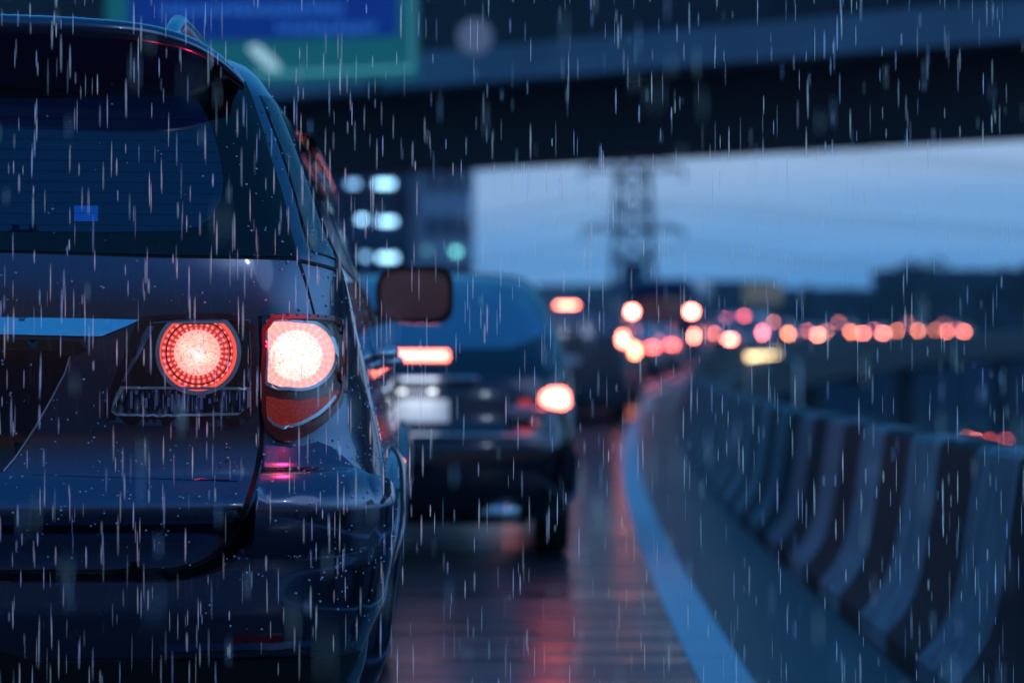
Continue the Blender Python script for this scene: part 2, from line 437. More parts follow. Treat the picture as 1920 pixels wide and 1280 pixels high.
# ------------------------------------------------------------ the grey SUV (nearest vehicle)
SYAW = R(2.1)
_pv = Vector((.85, .1, 0)); _q = _pv.copy(); _q.rotate(Matrix.Rotation(SYAW, 3, 'Z'))
SLOC = Vector((-1.19, 4.72, 0))+_pv-_q
SUVM = Matrix.Translation(SLOC) @ Matrix.Rotation(SYAW, 4, 'Z')
SUVI = SUVM.inverted(); suv = empty('suv', SLOC, SYAW)
tag(suv, 'dark metallic grey SUV with glowing round brake lights, nearest vehicle at the left', 'car')
KS = [(.28, .16, 4.45, .84, .22), (.42, .08, 4.60, .89, .22), (.55, .055, 4.66, .905, .22), (.64, .05, 4.66, .92, .22), (.70, .035, 4.66, .928, .21),
      (.75, .0, 4.66, .932, .20), (.82, .036, 4.64, .93, .20), (.90, .045, 4.60, .918, .20), (1.0, .045, 4.48, .895, .20),
      (1.05, .045, 4.2, .885, .195), (1.10, .046, 3.65, .872, .19), (1.16, .048, 3.45, .86, .185), (1.25, .058, 3.32, .835, .17), (1.29, .070, 3.26, .815, .165), (1.40, .118, 3.10, .775, .15),
      (1.55, .185, 2.85, .715, .14), (1.62, .225, 2.72, .682, .14), (1.68, .31, 2.55, .635, .15), (1.72, .46, 2.35, .57, .18), (1.755, .75, 2.15, .45, .2), (1.775, 1.2, 1.95, .28, .15), (1.78, 1.5, 1.85, .10, .05)]
S = Shell(KS, bow=.10)
WY, WZ = (1.06, 3.82), .37
def keep(c): return not (abs(c.x) > .6 and any((c.y-y)**2+(c.z-WZ)**2 < .415**2 for y in WY))
body = shell_mesh(S, 'body', M['paint'], suv, (30, 16, 130, 12, 10), keep=keep)
us, zs = S.grid((30, 16, 130, 12, 10)); NU = len(us)
_v = [SUVM @ S.p(u, z) for z in zs for u in us]
_f = [(j*NU+i, j*NU+i+1, (j+1)*NU+i+1, (j+1)*NU+i) for j in range(len(zs)-1) for i in range(NU-1)]
BV = BVHTree.FromPolygons(_v, _f)
def px(x, y):
    """(u,z) of the body point that a picture position (1920 px wide) shows"""
    d = Vector(((x-960)/FPX, 1, (640-y)/FPX)); d.rotate(Matrix.Rotation(PITCH, 3, 'X')); d.normalize()
    h, n, k, _ = BV.ray_cast(Vector((0, 0, CAMZ)), d)
    if h is None: return px(x-3, y)
    f = _f[k]; i = f[0] % NU; j = f[0]//NU
    a, b = _v[f[0]], _v[f[1]]; ab = b-a; t = min(max((h-a).dot(ab)/ab.length_squared, 0), 1)
    hl_ = SUVI @ h; lo_, hi_ = us[i]-.06, us[i+1]+.06
    for _ in range(40):
        a_, b_ = lo_+(hi_-lo_)*.382, lo_+(hi_-lo_)*.618
        if (S.p(a_, h.z)-hl_).length < (S.p(b_, h.z)-hl_).length: hi_ = b_
        else: lo_ = a_
    return ((lo_+hi_)/2, h.z)
def PX(l): return [px(*p) for p in l]
def sym(right):           # right-hand boundary from top to bottom -> closed symmetric polygon
    return right+[(-u, z) for u, z in right[::-1]]
SEAMW = .007
# rear window and tailgate
gl = PX([(452, 152), (476, 215), (500, 290), (530, 390), (553, 484)]); gl[0] = (gl[0][0], 1.625); 
glp = [(0, 1.64)]+gl+PX([(300, 479), (20, 471)])+[(0, px(20, 471)[1])]
def mirror_close(pts): return pts+[(-u, z) for u, z in pts[::-1] if u > 1e-6]
patch(S, 'rear_window', [mirror_close(glp)], M['frit'], suv, .006, .006)
rw = bpy.data.objects['rear_window']
pane = chaikin([(0, 1.585)]+PX([(60, 195), (365, 182), (402, 255), (418, 320), (414, 375), (395, 420), (330, 438), (60, 437)])+[(0, px(60, 437)[1])], 0)
pr = PX([(100, 188), (355, 183), (375, 198), (395, 240), (410, 290), (418, 340), (413, 380), (398, 410), (372, 428), (330, 436), (200, 438), (60, 437)])
pp = [(0, pr[0][1])]+pr+[(0, pr[-1][1])]
patch(S, 'glass_pane', [mirror_close(pp)], M['pane'], rw, .0075, .0015)
tg = PX([(553, 491), (570, 540), (583, 590), (483, 593), (483, 700), (486, 815), (480, 860), (466, 920), (450, 965), (430, 1005), (402, 1035), (365, 1054), (320, 1063), (200, 1066), (60, 1066)])
tgp = [(0, px(20, 476)[1])]+PX([(20, 476), (300, 485)])+tg+[(0, tg[-1][1])]
patch(S, 'tailgate', [mirror_close(tgp)], M['paint'], suv, .006, .006, du=.03, dz=.012)
tgo = bpy.data.objects['tailgate']
# gap lines
def seam(path, name='panel_gap', wdt=SEAMW, par=suv, off=.0025):
    for m_ in (False, True): patch(S, name, [ribbon(path, wdt)], M['seam'], par, off, .001, mir=m_, du=.03, dz=.02)
seam(PX([(448, 142), (470, 190), (502, 292), (532, 390), (556, 484), (572, 538), (586, 592)]), wdt=.012)
seam(PX([(485, 590), (486, 700), (489, 815), (484, 860), (470, 920), (454, 965), (434, 1007), (405, 1038), (368, 1057), (322, 1067), (200, 1070), (20, 1070)]), wdt=.012)
seam([(0.001, px(20, 474)[1]-.003)]+PX([(20, 474), (300, 482), (556, 488)]), wdt=.010)
seam(PX([(558, 488), (600, 497), (634, 508)]), wdt=.006)
def us_(y, z): return (S.u_side(y, z), z)
for y in (1.13, 2.08, 3.05): seam([us_(y, z) for z in (.42 if y > 1.2 else .8, .6 if y > 1.2 else .9, 1.0, 1.2, 1.4, 1.6)], wdt=.007)
seam([us_(y, .5) for y in (1.6, 2.2, 3.2)], wdt=.007)
seam(PX([(655, 903), (700, 905), (742, 905)]), wdt=.006)
# side glass
q0 = px(472, 158); q1 = px(592, 488)
def side_win(pts, name='side_window'):
    for m_ in (False, True): patch(S, name, [pts], M['sideglass'], suv, .003, .003, mir=m_, du=.02, dz=.03)
side_win([(q0[0]+.0, 1.60), (q1[0]+.0, 1.265), us_(1.06, 1.235), us_(1.00, 1.60)])
side_win([us_(1.14, 1.60), us_(1.18, 1.23), us_(2.03, 1.20), us_(1.95, 1.60)])
side_win([us_(2.03, 1.60), us_(2.11, 1.20), us_(2.95, 1.17), us_(2.55, 1.55), us_(2.40, 1.60)])
patch(S, 'windshield', [[(3.3, 1.20), (5, 1.20), (5, 1.58), (3.3, 1.58)], [(-3.3, 1.20), (-3.3, 1.58), (-5, 1.58), (-5, 1.20)]], M['sideglass'], suv, .003, .003)
patch(S, 'headlight', [[(3.3, .82), (4.3, .80), (4.2, .95), (3.3, .97)]], M['chrome'], suv, .004, .004)
patch(S, 'headlight', [[(3.3, .82), (4.3, .80), (4.2, .95), (3.3, .97)]], M['chrome'], suv, .004, .004, mir=True)
patch(S, 'grille', [[(4.5, .62), (5, .62), (5, .92), (4.45, .92)], [(-4.5, .62), (-4.45, .92), (-5, .92), (-5, .62)]], M['gloss_black'], suv, .004, .004)
# chrome strip over the number plate recess, and the recess itself
st = PX([(20, 595), (150, 597), (262, 600), (238, 612), (190, 632), (20, 628)]); st = [(0, st[0][1])]+st+[(0, st[-1][1])]
patch(S, 'chrome_garnish', [mirror_close(st)], M['chrome'], tgo, lambda u, z: .012+.020*max(0, min(1, (1.128-z)/.035)), .02, du=.03, dz=.008)
st2 = PX([(20, 637), (110, 638), (150, 643), (163, 655), (140, 668), (115, 660), (20, 652)]); st2 = [(0, st2[0][1])]+st2+[(0, st2[-1][1])]
patch(S, 'release_handle', [mirror_close(st2)], M['gloss_black'], tgo, .022, .02, du=.03, dz=.006)
rc = PX([(20, 656), (100, 658), (132, 668), (122, 700), (100, 742), (66, 802), (30, 858), (8, 884)]); zb = rc[-1][1]
rcp = [(0, rc[0][1])]+rc+[(0, zb-.01)]
patch(S, 'plate_recess', [mirror_close(rcp)], M['gloss_black'], tgo, .009, .003, du=.03, dz=.012)
for m_ in (False, True): patch(S, 'recess_edge', [ribbon(rc[2:], .003)], M['satin'], tgo, .0115, .003, mir=m_, du=.03, dz=.02)
patch(S, 'license_plate', [[(-.26, .90), (.26, .90), (.26, 1.04), (-.26, 1.04)]], M['white_plate'], suv, .016, .006)
for m_ in (False, True): patch(S, 'crease_trim', [ribbon(PX([(60, 888), (200, 893), (330, 898), (445, 902)]), .006)], M['paint'], tgo, .0085, .003, mir=m_, du=.03, dz=.01)
# small blue patch: a blurred light painted onto the rear glass
patch(S, 'window_light_patch', [PX([(139, 390), (184, 390), (184, 419), (139, 419)])], pbr('light_patch_blue', (.02, .22, .7), .3), rw, .0095, .001)
# bumper: proud of the tailgate, with a shelf that faces up below the lamp
def boff(u, z):
    t = min(max((.885-z)/.135, 0), 1); a = abs(u)
    q_ = min(max((a-1.25)/.85, 0), 1); k = 1-.86*q_*q_*(3-2*q_)
    o = .010+.075*t*k
    if z < .56: o -= .05*min(1, (.56-z)/.16)
    return o
binner = PX([(494, 836), (492, 880), (480, 935), (462, 980), (440, 1020), (408, 1052), (370, 1070), (322, 1078), (200, 1080), (60, 1080)])
btop = PX([(742, 908), (700, 908), (660, 906), (640, 880), (612, 840), (590, 828), (560, 838), (535, 842), (512, 830)])
ub = us_(.66, .6)[0]
bp = [(0, binner[-1][1])]+binner[::-1]+btop[::-1]+[us_(.70, .76), us_(.655, .6), us_(.63, .48), us_(.62, .36), (2, .33), (1.5, .33), (1, .33), (0, .33)]
patch(S, 'rear_bumper', [mirror_close(bp)], M['paint'], suv, boff, .03, du=.03, dz=.012)
bum = bpy.data.objects['rear_bumper']
patch(S, 'bumper_valance', [mirror_close([(0, .50), (.25, .50), (.40, .47), (1.2, .47), (1.6, .46), (1.6, .34), (0, .34)])], M['plastic'], bum, lambda u, z: boff(u, z)+.008, .012, du=.04)
for m_ in (False, True):
    patch(S, 'bumper_reflector', [[(px(432, 1188)[0], .502), (px(512, 1186)[0], .503), (px(512, 1186)[0], .515), (px(432, 1188)[0], .515)]], M['redlens'], bum, lambda u, z: boff(u, z)+.006, .006, mir=m_, du=.03, dz=.01)
    ev = [(px(300, 1213)[0], .478), (px(560, 1208)[0], .480), (px(560, 1208)[0], .486), (px(300, 1213)[0], .484)]
    patch(S, 'bumper_ledge', [ev], M['paint'], bum, lambda u, z: boff(u, z)+.022, .02, mir=m_, du=.03, dz=.004)

hl = [[(-1.0, z_), (1.0, z_), (1.0, z_+.0008), (-1.0, z_+.0008)] for z_ in [1.31+.022*k for k in range(11)]]
patch(S, 'heater_lines', hl, pbr('heater_wire', (.002, .014, .05), .1, ior=1.7), rw, .0095, 0, du=.05)
# ---- tail lamps
def mat_lamp(name, hot, core, ring, r1, r2, e1, e2, ticks, fl=.3, dk=5.):
    m, t, out = newmat(name); uv = t.n('ShaderNodeUVMap'); sp = t.n('ShaderNodeSeparateXYZ'); t.l(uv.outputs[0], sp.inputs[0])
    x, z = sp.outputs[0], sp.outputs[1]
    r = t.math('SQRT', t.math('ADD', t.math('MULTIPLY', x, x), t.math('MULTIPLY', z, z)))
    ang = t.math('ARCTAN2', z, x)
    vo = t.n('ShaderNodeTexVoronoi', i_Scale=22.); t.l(uv.outputs[0], vo.inputs[0])
    nz = t.n('ShaderNodeTexNoise', i_Scale=2.2, i_Detail=3.0); t.l(uv.outputs[0], nz.inputs[0])
    cell = t.math('ADD', t.math('MULTIPLY', vo.outputs[0], -.9), 1.25)
    disc = t.mixc(t.math('MULTIPLY', r, 1/r1, True), hot, core)
    discs = t.math('MULTIPLY', t.math('MULTIPLY', cell, t.math('ADD', nz.outputs[0], .5)), e1)
    cs = t.math('ADD', t.math('MULTIPLY', t.math('SINE', t.math('MULTIPLY', ang, ticks)), .5), .5)
    rr = t.math('ADD', t.math('MULTIPLY', t.math('SINE', t.math('MULTIPLY', r, 52)), .5), .5)
    dash = t.math('MULTIPLY', t.math('POWER', cs, 2.), t.math('ADD', t.math('POWER', rr, 2.), .12))
    wob = t.n('ShaderNodeTexNoise', i_Scale=5., i_Detail=2.0); t.l(uv.outputs[0], wob.inputs[0])
    rings = t.math('MULTIPLY', t.math('ADD', t.math('MULTIPLY', dash, t.math('MULTIPLY', wob.outputs[0], dk)), fl), e2)
    isd = t.math('LESS_THAN', r, r1)
    edge = t.math('GREATER_THAN', r, r2)
    ringc = t.mixc(edge, ring, (1, .10, .07))
    rs = t.math('ADD', rings, t.math('MULTIPLY', edge, .9*e2))
    rs = t.mixc(edge, t.n('ShaderNodeCombineColor').outputs[0], t.n('ShaderNodeCombineColor').outputs[0])  # unused
    rs = t.math('ADD', t.math('MULTIPLY', rings, t.math('SUBTRACT', 1., edge)), t.math('MULTIPLY', edge, .75*e2))
    col = t.mixc(isd, ringc, disc)
    st_ = t.math('ADD', t.math('MULTIPLY', isd, discs), t.math('MULTIPLY', t.math('SUBTRACT', 1., isd), rs))
    e = t.n('ShaderNodeEmission'); t.l(col, e.inputs[0]); t.l(st_, e.inputs[1])
    g = t.n('ShaderNodeBsdfGlossy'); g.inputs['Roughness'].default_value = .1; g.inputs[0].default_value = (.2, .05, .05, 1)
    a = t.n('ShaderNodeAddShader'); t.l(e.outputs[0], a.inputs[0]); t.l(g.outputs[0], a.inputs[1]); t.l(a.outputs[0], out.inputs[0]); return m
M['lamp_in'] = mat_lamp('lit_inner_lens', (1, .52, .42), (1, .27, .24), (1, .10, .09), .60, .93, 1.9, 1.15, 32.)
M['lamp_out'] = mat_lamp('lit_outer_lens', (1, .82, .70), (1, .55, .48), (1, .32, .30), .84, 1.4, 1.9, 1.3, 30., .95, 1.3)
def mat_cover():
    m, t, out = newmat('clear_lens'); tr = t.n('ShaderNodeBsdfTransparent'); gl_ = t.n('ShaderNodeBsdfGlossy'); gl_.inputs['Roughness'].default_value = .05
    fr = t.n('ShaderNodeFresnel'); fr.inputs[0].default_value = 1.45; mx = t.n('ShaderNodeMixShader')
    t.l(fr.outputs[0], mx.inputs[0]); t.l(tr.outputs[0], mx.inputs[1]); t.l(gl_.outputs[0], mx.inputs[2]); t.l(mx.outputs[0], out.inputs[0]); return m
M['cover'] = mat_cover()
def mat_crystal():
    m, t, out = newmat('clear_reflector'); p = t.n('ShaderNodeBsdfPrincipled'); tc = t.n('ShaderNodeTexCoord')
    mp = t.n('ShaderNodeMapping'); mp.inputs['Scale'].default_value = (70, 20, 26); t.l(tc.outputs['Object'], mp.inputs[0])
    vo = t.n('ShaderNodeTexVoronoi', i_Scale=1.); t.l(mp.outputs[0], vo.inputs[0])
    t.l(t.ramp(vo.outputs['Distance'], [(.1, (.8, .9, 1.)), (.55, (.07, .09, .14))]), p.inputs['Base Color'])  # bright facet highlights are painted into the cell colours
    p.inputs['Metallic'].default_value = .5; p.inputs['Roughness'].default_value = .12
    b = t.n('ShaderNodeBump'); b.inputs['Strength'].default_value = 1.0; b.inputs['Distance'].default_value = .02
    t.l(vo.outputs[0], b.inputs['Height']); t.l(b.outputs[0], p.inputs['Normal']); t.l(p.outputs[0], out.inputs[0]); return m
M['crystal'] = mat_crystal()
def circ(cx, cy, r, n=90, a0=0., a1=360., ytop=None, xleft=None, ry=None):
    l = []
    for i in range(n):
        a = R(a0+(a1-a0)*i/(n if a1-a0 >= 360 else n-1)); x = cx+r*math.cos(a); y = cy-(ry or r)*math.sin(a)
        if ytop is not None: y = max(y, ytop)
        if xleft is not None: x = max(x, xleft)
        if not l or abs(x-l[-1][0])+abs(y-l[-1][1]) > .4: l.append((x, y))
    return l
def annul(name, outer, inner, mat, par, off, depth, mir, du=.02, dz=.006, uvc=None):
    return patch(S, name, [PX(outer)], mat, par, off, depth, du, dz, uvc, mir, holes=[PX(inner)])
def metric(cx, cy):
    u, z = px(cx, cy); p = S.p(u, z); return p
for m_ in (False, True):
    sg = -1 if m_ else 1
    g_in = chaikin([(272, 592), (478, 587), (480, 690), (480, 799), (350, 800), (205, 794), (191, 772), (216, 706), (244, 634), (256, 604)], 1)
    h_in = chaikin([(290, 600), (468, 597), (471, 690), (470, 783), (340, 784), (222, 782), (205, 768), (232, 708), (263, 634), (272, 608)], 1)
    base = annul('tail_light', g_in, h_in, M['gloss_black'], suv, .020, .018, m_)
    base['label'] = 'inner round brake light in the tailgate, pink glow' ; b = base
    patch(S, 'lamp_housing', [PX(h_in)], M['gloss_black'], b, .008, .002, .03, .01, mir=m_)
    cx, cy = 371, 661; c = metric(cx, cy); Rr = .0785; uvc = (c.x, c.z, .0755)
    annul('lamp_ring', circ(cx, cy, 80, ytop=601), circ(cx, cy, 72, ytop=607), M['satin'], b, .015, .008, m_)
    patch(S, 'lamp_lens', [PX(circ(cx, cy, 72, ytop=604))], M['lamp_in'], b, lambda u, z: .012, .003, .02, .006, uvc=uvc, mir=m_)
    annul('lamp_bezel', circ(cx, cy, 61, ytop=606), circ(cx, cy, 58.5, ytop=609), M['redlens'], b, .0145, .004, m_)
    # clear reversing strip below
    rv_ = [(230, 727), (464, 729), (464, 775), (300, 778), (213, 776), (206, 768)]
    patch(S, 'reverse_lens', [PX(rv_)], M['crystal'], b, .011, .003, .02, .006, mir=m_)
    annul('reverse_frame', [(226, 724), (467, 726), (467, 778), (300, 781), (211, 779), (202, 770)], [(233, 729), (462, 731), (462, 773), (300, 776), (216, 774), (210, 768)], M['satin'], b, .0145, .004, m_)
    fins = []; fr_ = random.Random(3)
    for k in range(26):
        x = 246+k*8+fr_.uniform(-4, 4); wd_ = fr_.choice((1.6, 2.2, 5.0)); t0 = fr_.uniform(732, 748); t1 = min(771, t0+fr_.uniform(6, 34)); fins.append(PX([(x, t0), (x+wd_, t0), (x+wd_, t1), (x, t1)]))
    patch(S, 'housing_sheen', [PX([(276, 612), (290, 612), (232, 716), (216, 716)])], M['satin_dark'], b, .010, .002, .02, .01, mir=m_)  # bluish strip painting the reflection along the slanted housing side
    patch(S, 'housing_rim', [ribbon(PX([(286, 606), (330, 602), (400, 600), (466, 601), (469, 660), (469, 718)]), .0035)], M['satin_dark'], b, .0165, .003, .02, .01, mir=m_)
    patch(S, 'reverse_fins', fins, M['blue_glint'], b, .016, .005, .02, .01, mir=m_)
    patch(S, 'lamp_cover', [PX(h_in)], M['cover'], b, .0185, 0, .03, .01, mir=m_)
    # outer lamp on the body corner
    g_o = chaikin([(488, 590), (560, 590), (637, 597), (643, 640), (640, 700), (634, 752), (612, 785), (575, 815), (536, 833), (512, 822), (489, 797), (488, 700)], 1)
    h_o = chaikin([(495, 600), (560, 599), (628, 605), (632, 650), (631, 700), (626, 748), (604, 775), (570, 797), (528, 808), (512, 800), (496, 783), (495, 700)], 1)
    base = annul('tail_light', g_o, h_o, M['darkred'], suv, .020, .018, m_)
    base['label'] = 'outer brake light on the body corner, burning almost white'; b = base
    patch(S, 'lamp_housing', [PX(h_o)], M['redlens'], b, .008, .002, .02, .01, mir=m_)
    cx, cy = 556, 666; c = metric(cx, cy); uvc = (c.x, c.z, .060)
    D = [(499, 605), (525, 604)]+circ(cx, cy, 62, n=48, a0=66, a1=-104, ytop=604)+[(520, 725), (500, 716)]
    D0 = [(496, 601), (525, 600)]+circ(cx, cy, 68, n=48, a0=66, a1=-104, ytop=600)+[(520, 732), (496, 722)]
    annul('lamp_ring', D0, D, M['satin'], b, .015, .008, m_)
    patch(S, 'lamp_lens', [PX(D)], M['lamp_out'], b, .012, .003, .02, .006, uvc=uvc, mir=m_)
    patch(S, 'lower_lens', [PX([(498, 742), (520, 748), (556, 752), (600, 745), (628, 732), (625, 748), (603, 772), (570, 793), (528, 804), (513, 797), (498, 781)])], M['lowlens'], b, .012, .003, .03, .01, mir=m_)
    patch(S, 'lens_strip', [ribbon(PX([(499, 781), (512, 795), (528, 802), (560, 794), (590, 777), (606, 762), (620, 744)]), .006)], M['satin'], b, .0155, .004, .03, .01, mir=m_)
    patch(S, 'lamp_cover', [PX(h_o)], M['cover'], b, .0185, 0, .03, .01, mir=m_)
    for nm, (lx, ly), en, dy in (('lamp_glow', (371, 661), .4, -.055), ('lamp_glow', (538, 640), 1.4, -.07)):
        u, z = px(lx, ly); q = S.p(u, z)+S.nrm(u, z)*.055
        ld = bpy.data.lights.new(nm, 'POINT'); ld.energy = en; ld.color = (1, .02, .09); ld.shadow_soft_size = .018
        lo = bpy.data.objects.new(nm, ld); COL.objects.link(lo); lo.parent = suv; lo.location = (sg*q.x, q.y, q.z)

# spoiler
def spoiler():
    mb = MB(); rows = []
    for i in range(-40, 41):
        x = i/40; ax = abs(x); X = x*.645
        zt = 1.722-.020*ax**2-.085*ax**9
        yl = .03+.07*ax**2+.14*ax**8
        zu = 1.575-.008*ax**2+.048*ax**7; yu = S.fy(max(zu, 1.3))+S.bow*(X/S.fw(zu))**2+.0
        th = .028*(1-ax**8*.6)
        rows.append([(X*.98, yu+.35, zt+.012), (X*.99, .5*yl+.5*(yu+.1), zt+.016), (X, yl+.03, zt+.006), (X, yl+.008, zt), (X, yl, zt-.008), (X, yl+.004, zt-th), (X*.995, yl+.02, zt-th-.008),
                     (X*.99, yl*.4+yu*.6, zu*.55+(zt-th)*.45), (X*.985, yu+.005, zu), (X*.985, yu+.08, zu+.01)])
    mb.grid(rows); return mb.build('spoiler', M['paint'], suv, smooth=True)
spoiler()
# roof rails, handles, mirrors, wheels, arches
for sg in (1, -1):
    mb = MB(); pts = []
    for i in range(25):
        t = i/24; y = .42+2.0*t; z = 1.715+.068*min(1, (1-abs(2*t-1)**8)*1.3); pts.append((sg*(.475+.02*t), y, z))
    mb.tube(pts, [.016+.008*min(1, 6*min(i, 24-i)/24) for i in range(25)], 10); mb.build('roof_rail', M['satin'], suv, smooth=True)
    for y, z in ((1.42, 1.062), (2.40, 1.045)):
        mb = MB(); x0 = S.p(S.u_side(y, z), z).x
        mb.tube([(sg*(x0-.01), y-.09, z), (sg*(x0+.035), y-.07, z+.004), (sg*(x0+.042), y, z+.006), (sg*(x0+.035), y+.07, z+.004), (sg*(x0-.01), y+.09, z)], [.012, .017, .017, .017, .012], 10)
        mb.build('door_handle', M['satin'], suv, smooth=True)
    mb = MB(); rows = []
    for i in range(31):
        y = 1.2+1.6*i/30; zt = 1.60-.05*max(0, (i-22)/8)**2; row = []
        for (dz_, ex) in ((.012, .004), (.010, .022), (-.012, .036), (-.045, .034), (-.046, .026), (-.01, .010)):
            zz = zt+dz_; row.append((sg*(S.p(S.u_side(y, zz), zz).x+ex), y, zz))
        rows.append(row)
    mb.grid(rows); mb.build('window_visor', M['gloss_black'], suv, smooth=True)
    # mirror
    mb = MB(); rows = []
    for i in range(13):
        t = i/12; y = 3.02+.16*t; k = math.sqrt(max(0, 1-(max(0, t-.1)/.9)**2.4)); k = max(k, .02)
        row = []
        for a in range(28):
            th = 2*math.pi*a/28; cx_, cz_ = math.cos(th), math.sin(th)
            X = .125*math.copysign(abs(cx_)**.55, cx_)*k; Z = .092*math.copysign(abs(cz_)**.55, cz_)*k*(1-.12*cx_*-1)
            row.append((sg*(.985+X), y, 1.262+Z))
        rows.append(row)
    mb.grid(rows, True); mb.add(rows[0], [tuple(range(28))]); mb.tube([(sg*.76, 3.14, 1.18), (sg*.84, 3.11, 1.19), (sg*.90, 3.09, 1.20)], [.03, .028, .03], 10)
    mo = mb.build('side_mirror', M['gloss_black'], suv, smooth=True)
    mb = MB(); row = []
    for a in range(28):
        th = 2*math.pi*a/28; cx_, cz_ = math.cos(th), math.sin(th)
        row.append((sg*(.985+.108*math.copysign(abs(cx_)**.55, cx_)), 3.0175, 1.262+.076*math.copysign(abs(cz_)**.55, cz_)))
    mb.add(row, [tuple(range(28))]); mb.build('mirror_glass', M['mirror'], mo)
    for wy in WY:
        mb = MB(); mb.lathe([(-.12, .24), (-.125, .30), (-.115, .355), (-.09, .37), (.09, .37), (.115, .355), (.125, .30), (.11, .25), (.05, .24)], (sg*.775, wy, .372), 'X', 48)
        wo = mb.build('wheel', M['rubber'], suv, smooth=True)
        mb = MB(); mb.lathe([(.06, .24), (.085, .245), (.09, .225), (.05, .20), (.045, .06), (.07, .05), (.075, .001)] if sg > 0 else [(-.06, .24), (-.085, .245), (-.09, .225), (-.05, .20), (-.045, .06), (-.07, .05), (-.075, .001)], (sg*.775, wy, .372), 'X', 40)
        mb.build('rim', M['rim'], wo, smooth=True)
        # arch flare: a swept lip around the opening
        rows = []
        for k in range(41):
            a = R(-12+204*k/40); cs, sn = math.cos(a), math.sin(a)
            def pt(r, ex):
                y = wy+r*cs; z = max(WZ+r*sn, .285); x = S.p(S.u_side(y, z) if 0 < S.u_side(y, z)-2 < 1 else 2.0, z).x
                zz = z; return (sg*(min(x, .93)+ex), y, WZ+r*sn)
            rows.append([pt(.485, -.004), pt(.47, .018), pt(.44, .042), pt(.41, .044), pt(.402, .03), pt(.40, -.15)])
        mb = MB(); mb.grid(rows); mb.build('wheel_arch', M['paint'], suv, smooth=True)
        mb = MB(); mb.lathe([(0, .001), (0, .42)], (sg*.60, wy, WZ), 'X', 24); mb.build('wheel_well', M['seam'], suv)
mb = MB(); mb.box((0, 2.3, .30), (1.3, 4.1, .08)); mb.box((0, .95, .34), (1.5, .14, .14)); mb.build('underbody', M['plastic'], suv)
mb = MB(); mb.tube([(.42, .2, .33), (.43, 1.0, .34)], .035, 12); mb.build('exhaust_pipe', M['satin'], suv, smooth=True)
# water beads on the wet paint: nobody could count them
def beads():
    mb = MB(); rnd = random.Random(5)
    def bead(q, n, r):
        n = n.normalized(); a = n.orthogonal().normalized(); b_ = n.cross(a); rows = []
        for e, h in ((1., 0.), (.85, .38), (.5, .62), (.05, .72)):
            rows.append([q+(a*math.cos(k*math.pi/3)+b_*math.sin(k*math.pi/3))*r*e+n*r*h for k in range(6)])
        mb.grid(rows, True)
    for i in range(1000):
        u = rnd.uniform(.1, 2.5); z = rnd.choice((rnd.uniform(.52, 1.2), rnd.uniform(.52, 1.6), rnd.uniform(.7, 1.0)))
        if px_in_lamp(u, z): continue
        n = S.nrm(u, z); o = .008 if z > .9 or u > 1.1 else .0
        if z < .9 : o = boff(u, z) if (u > .82) else .0065
        if u > 1.9: o = 0
        q = S.p(u, z)+n*o; bead(q, n, rnd.uniform(.0012, .0034))
    for i in range(90):
        x = rnd.uniform(.1, .63); ax = x/.645; bead(Vector((x, .03+.07*ax**2+.14*ax**8+.012, 1.722-.02*ax**2-.085*ax**9+.003)), Vector((0, -.3, 1)), rnd.uniform(.0015, .003))
    o = mb.build('water_beads', pbr('water', (.42, .50, .62), .05, .7, coat=1.), suv, smooth=True); o['kind'] = 'stuff'
lampU = (px(195, 700)[0], px(632, 700)[0])
def px_in_lamp(u, z): return lampU[0] < u < lampU[1] and .885 < z < 1.14
beads()

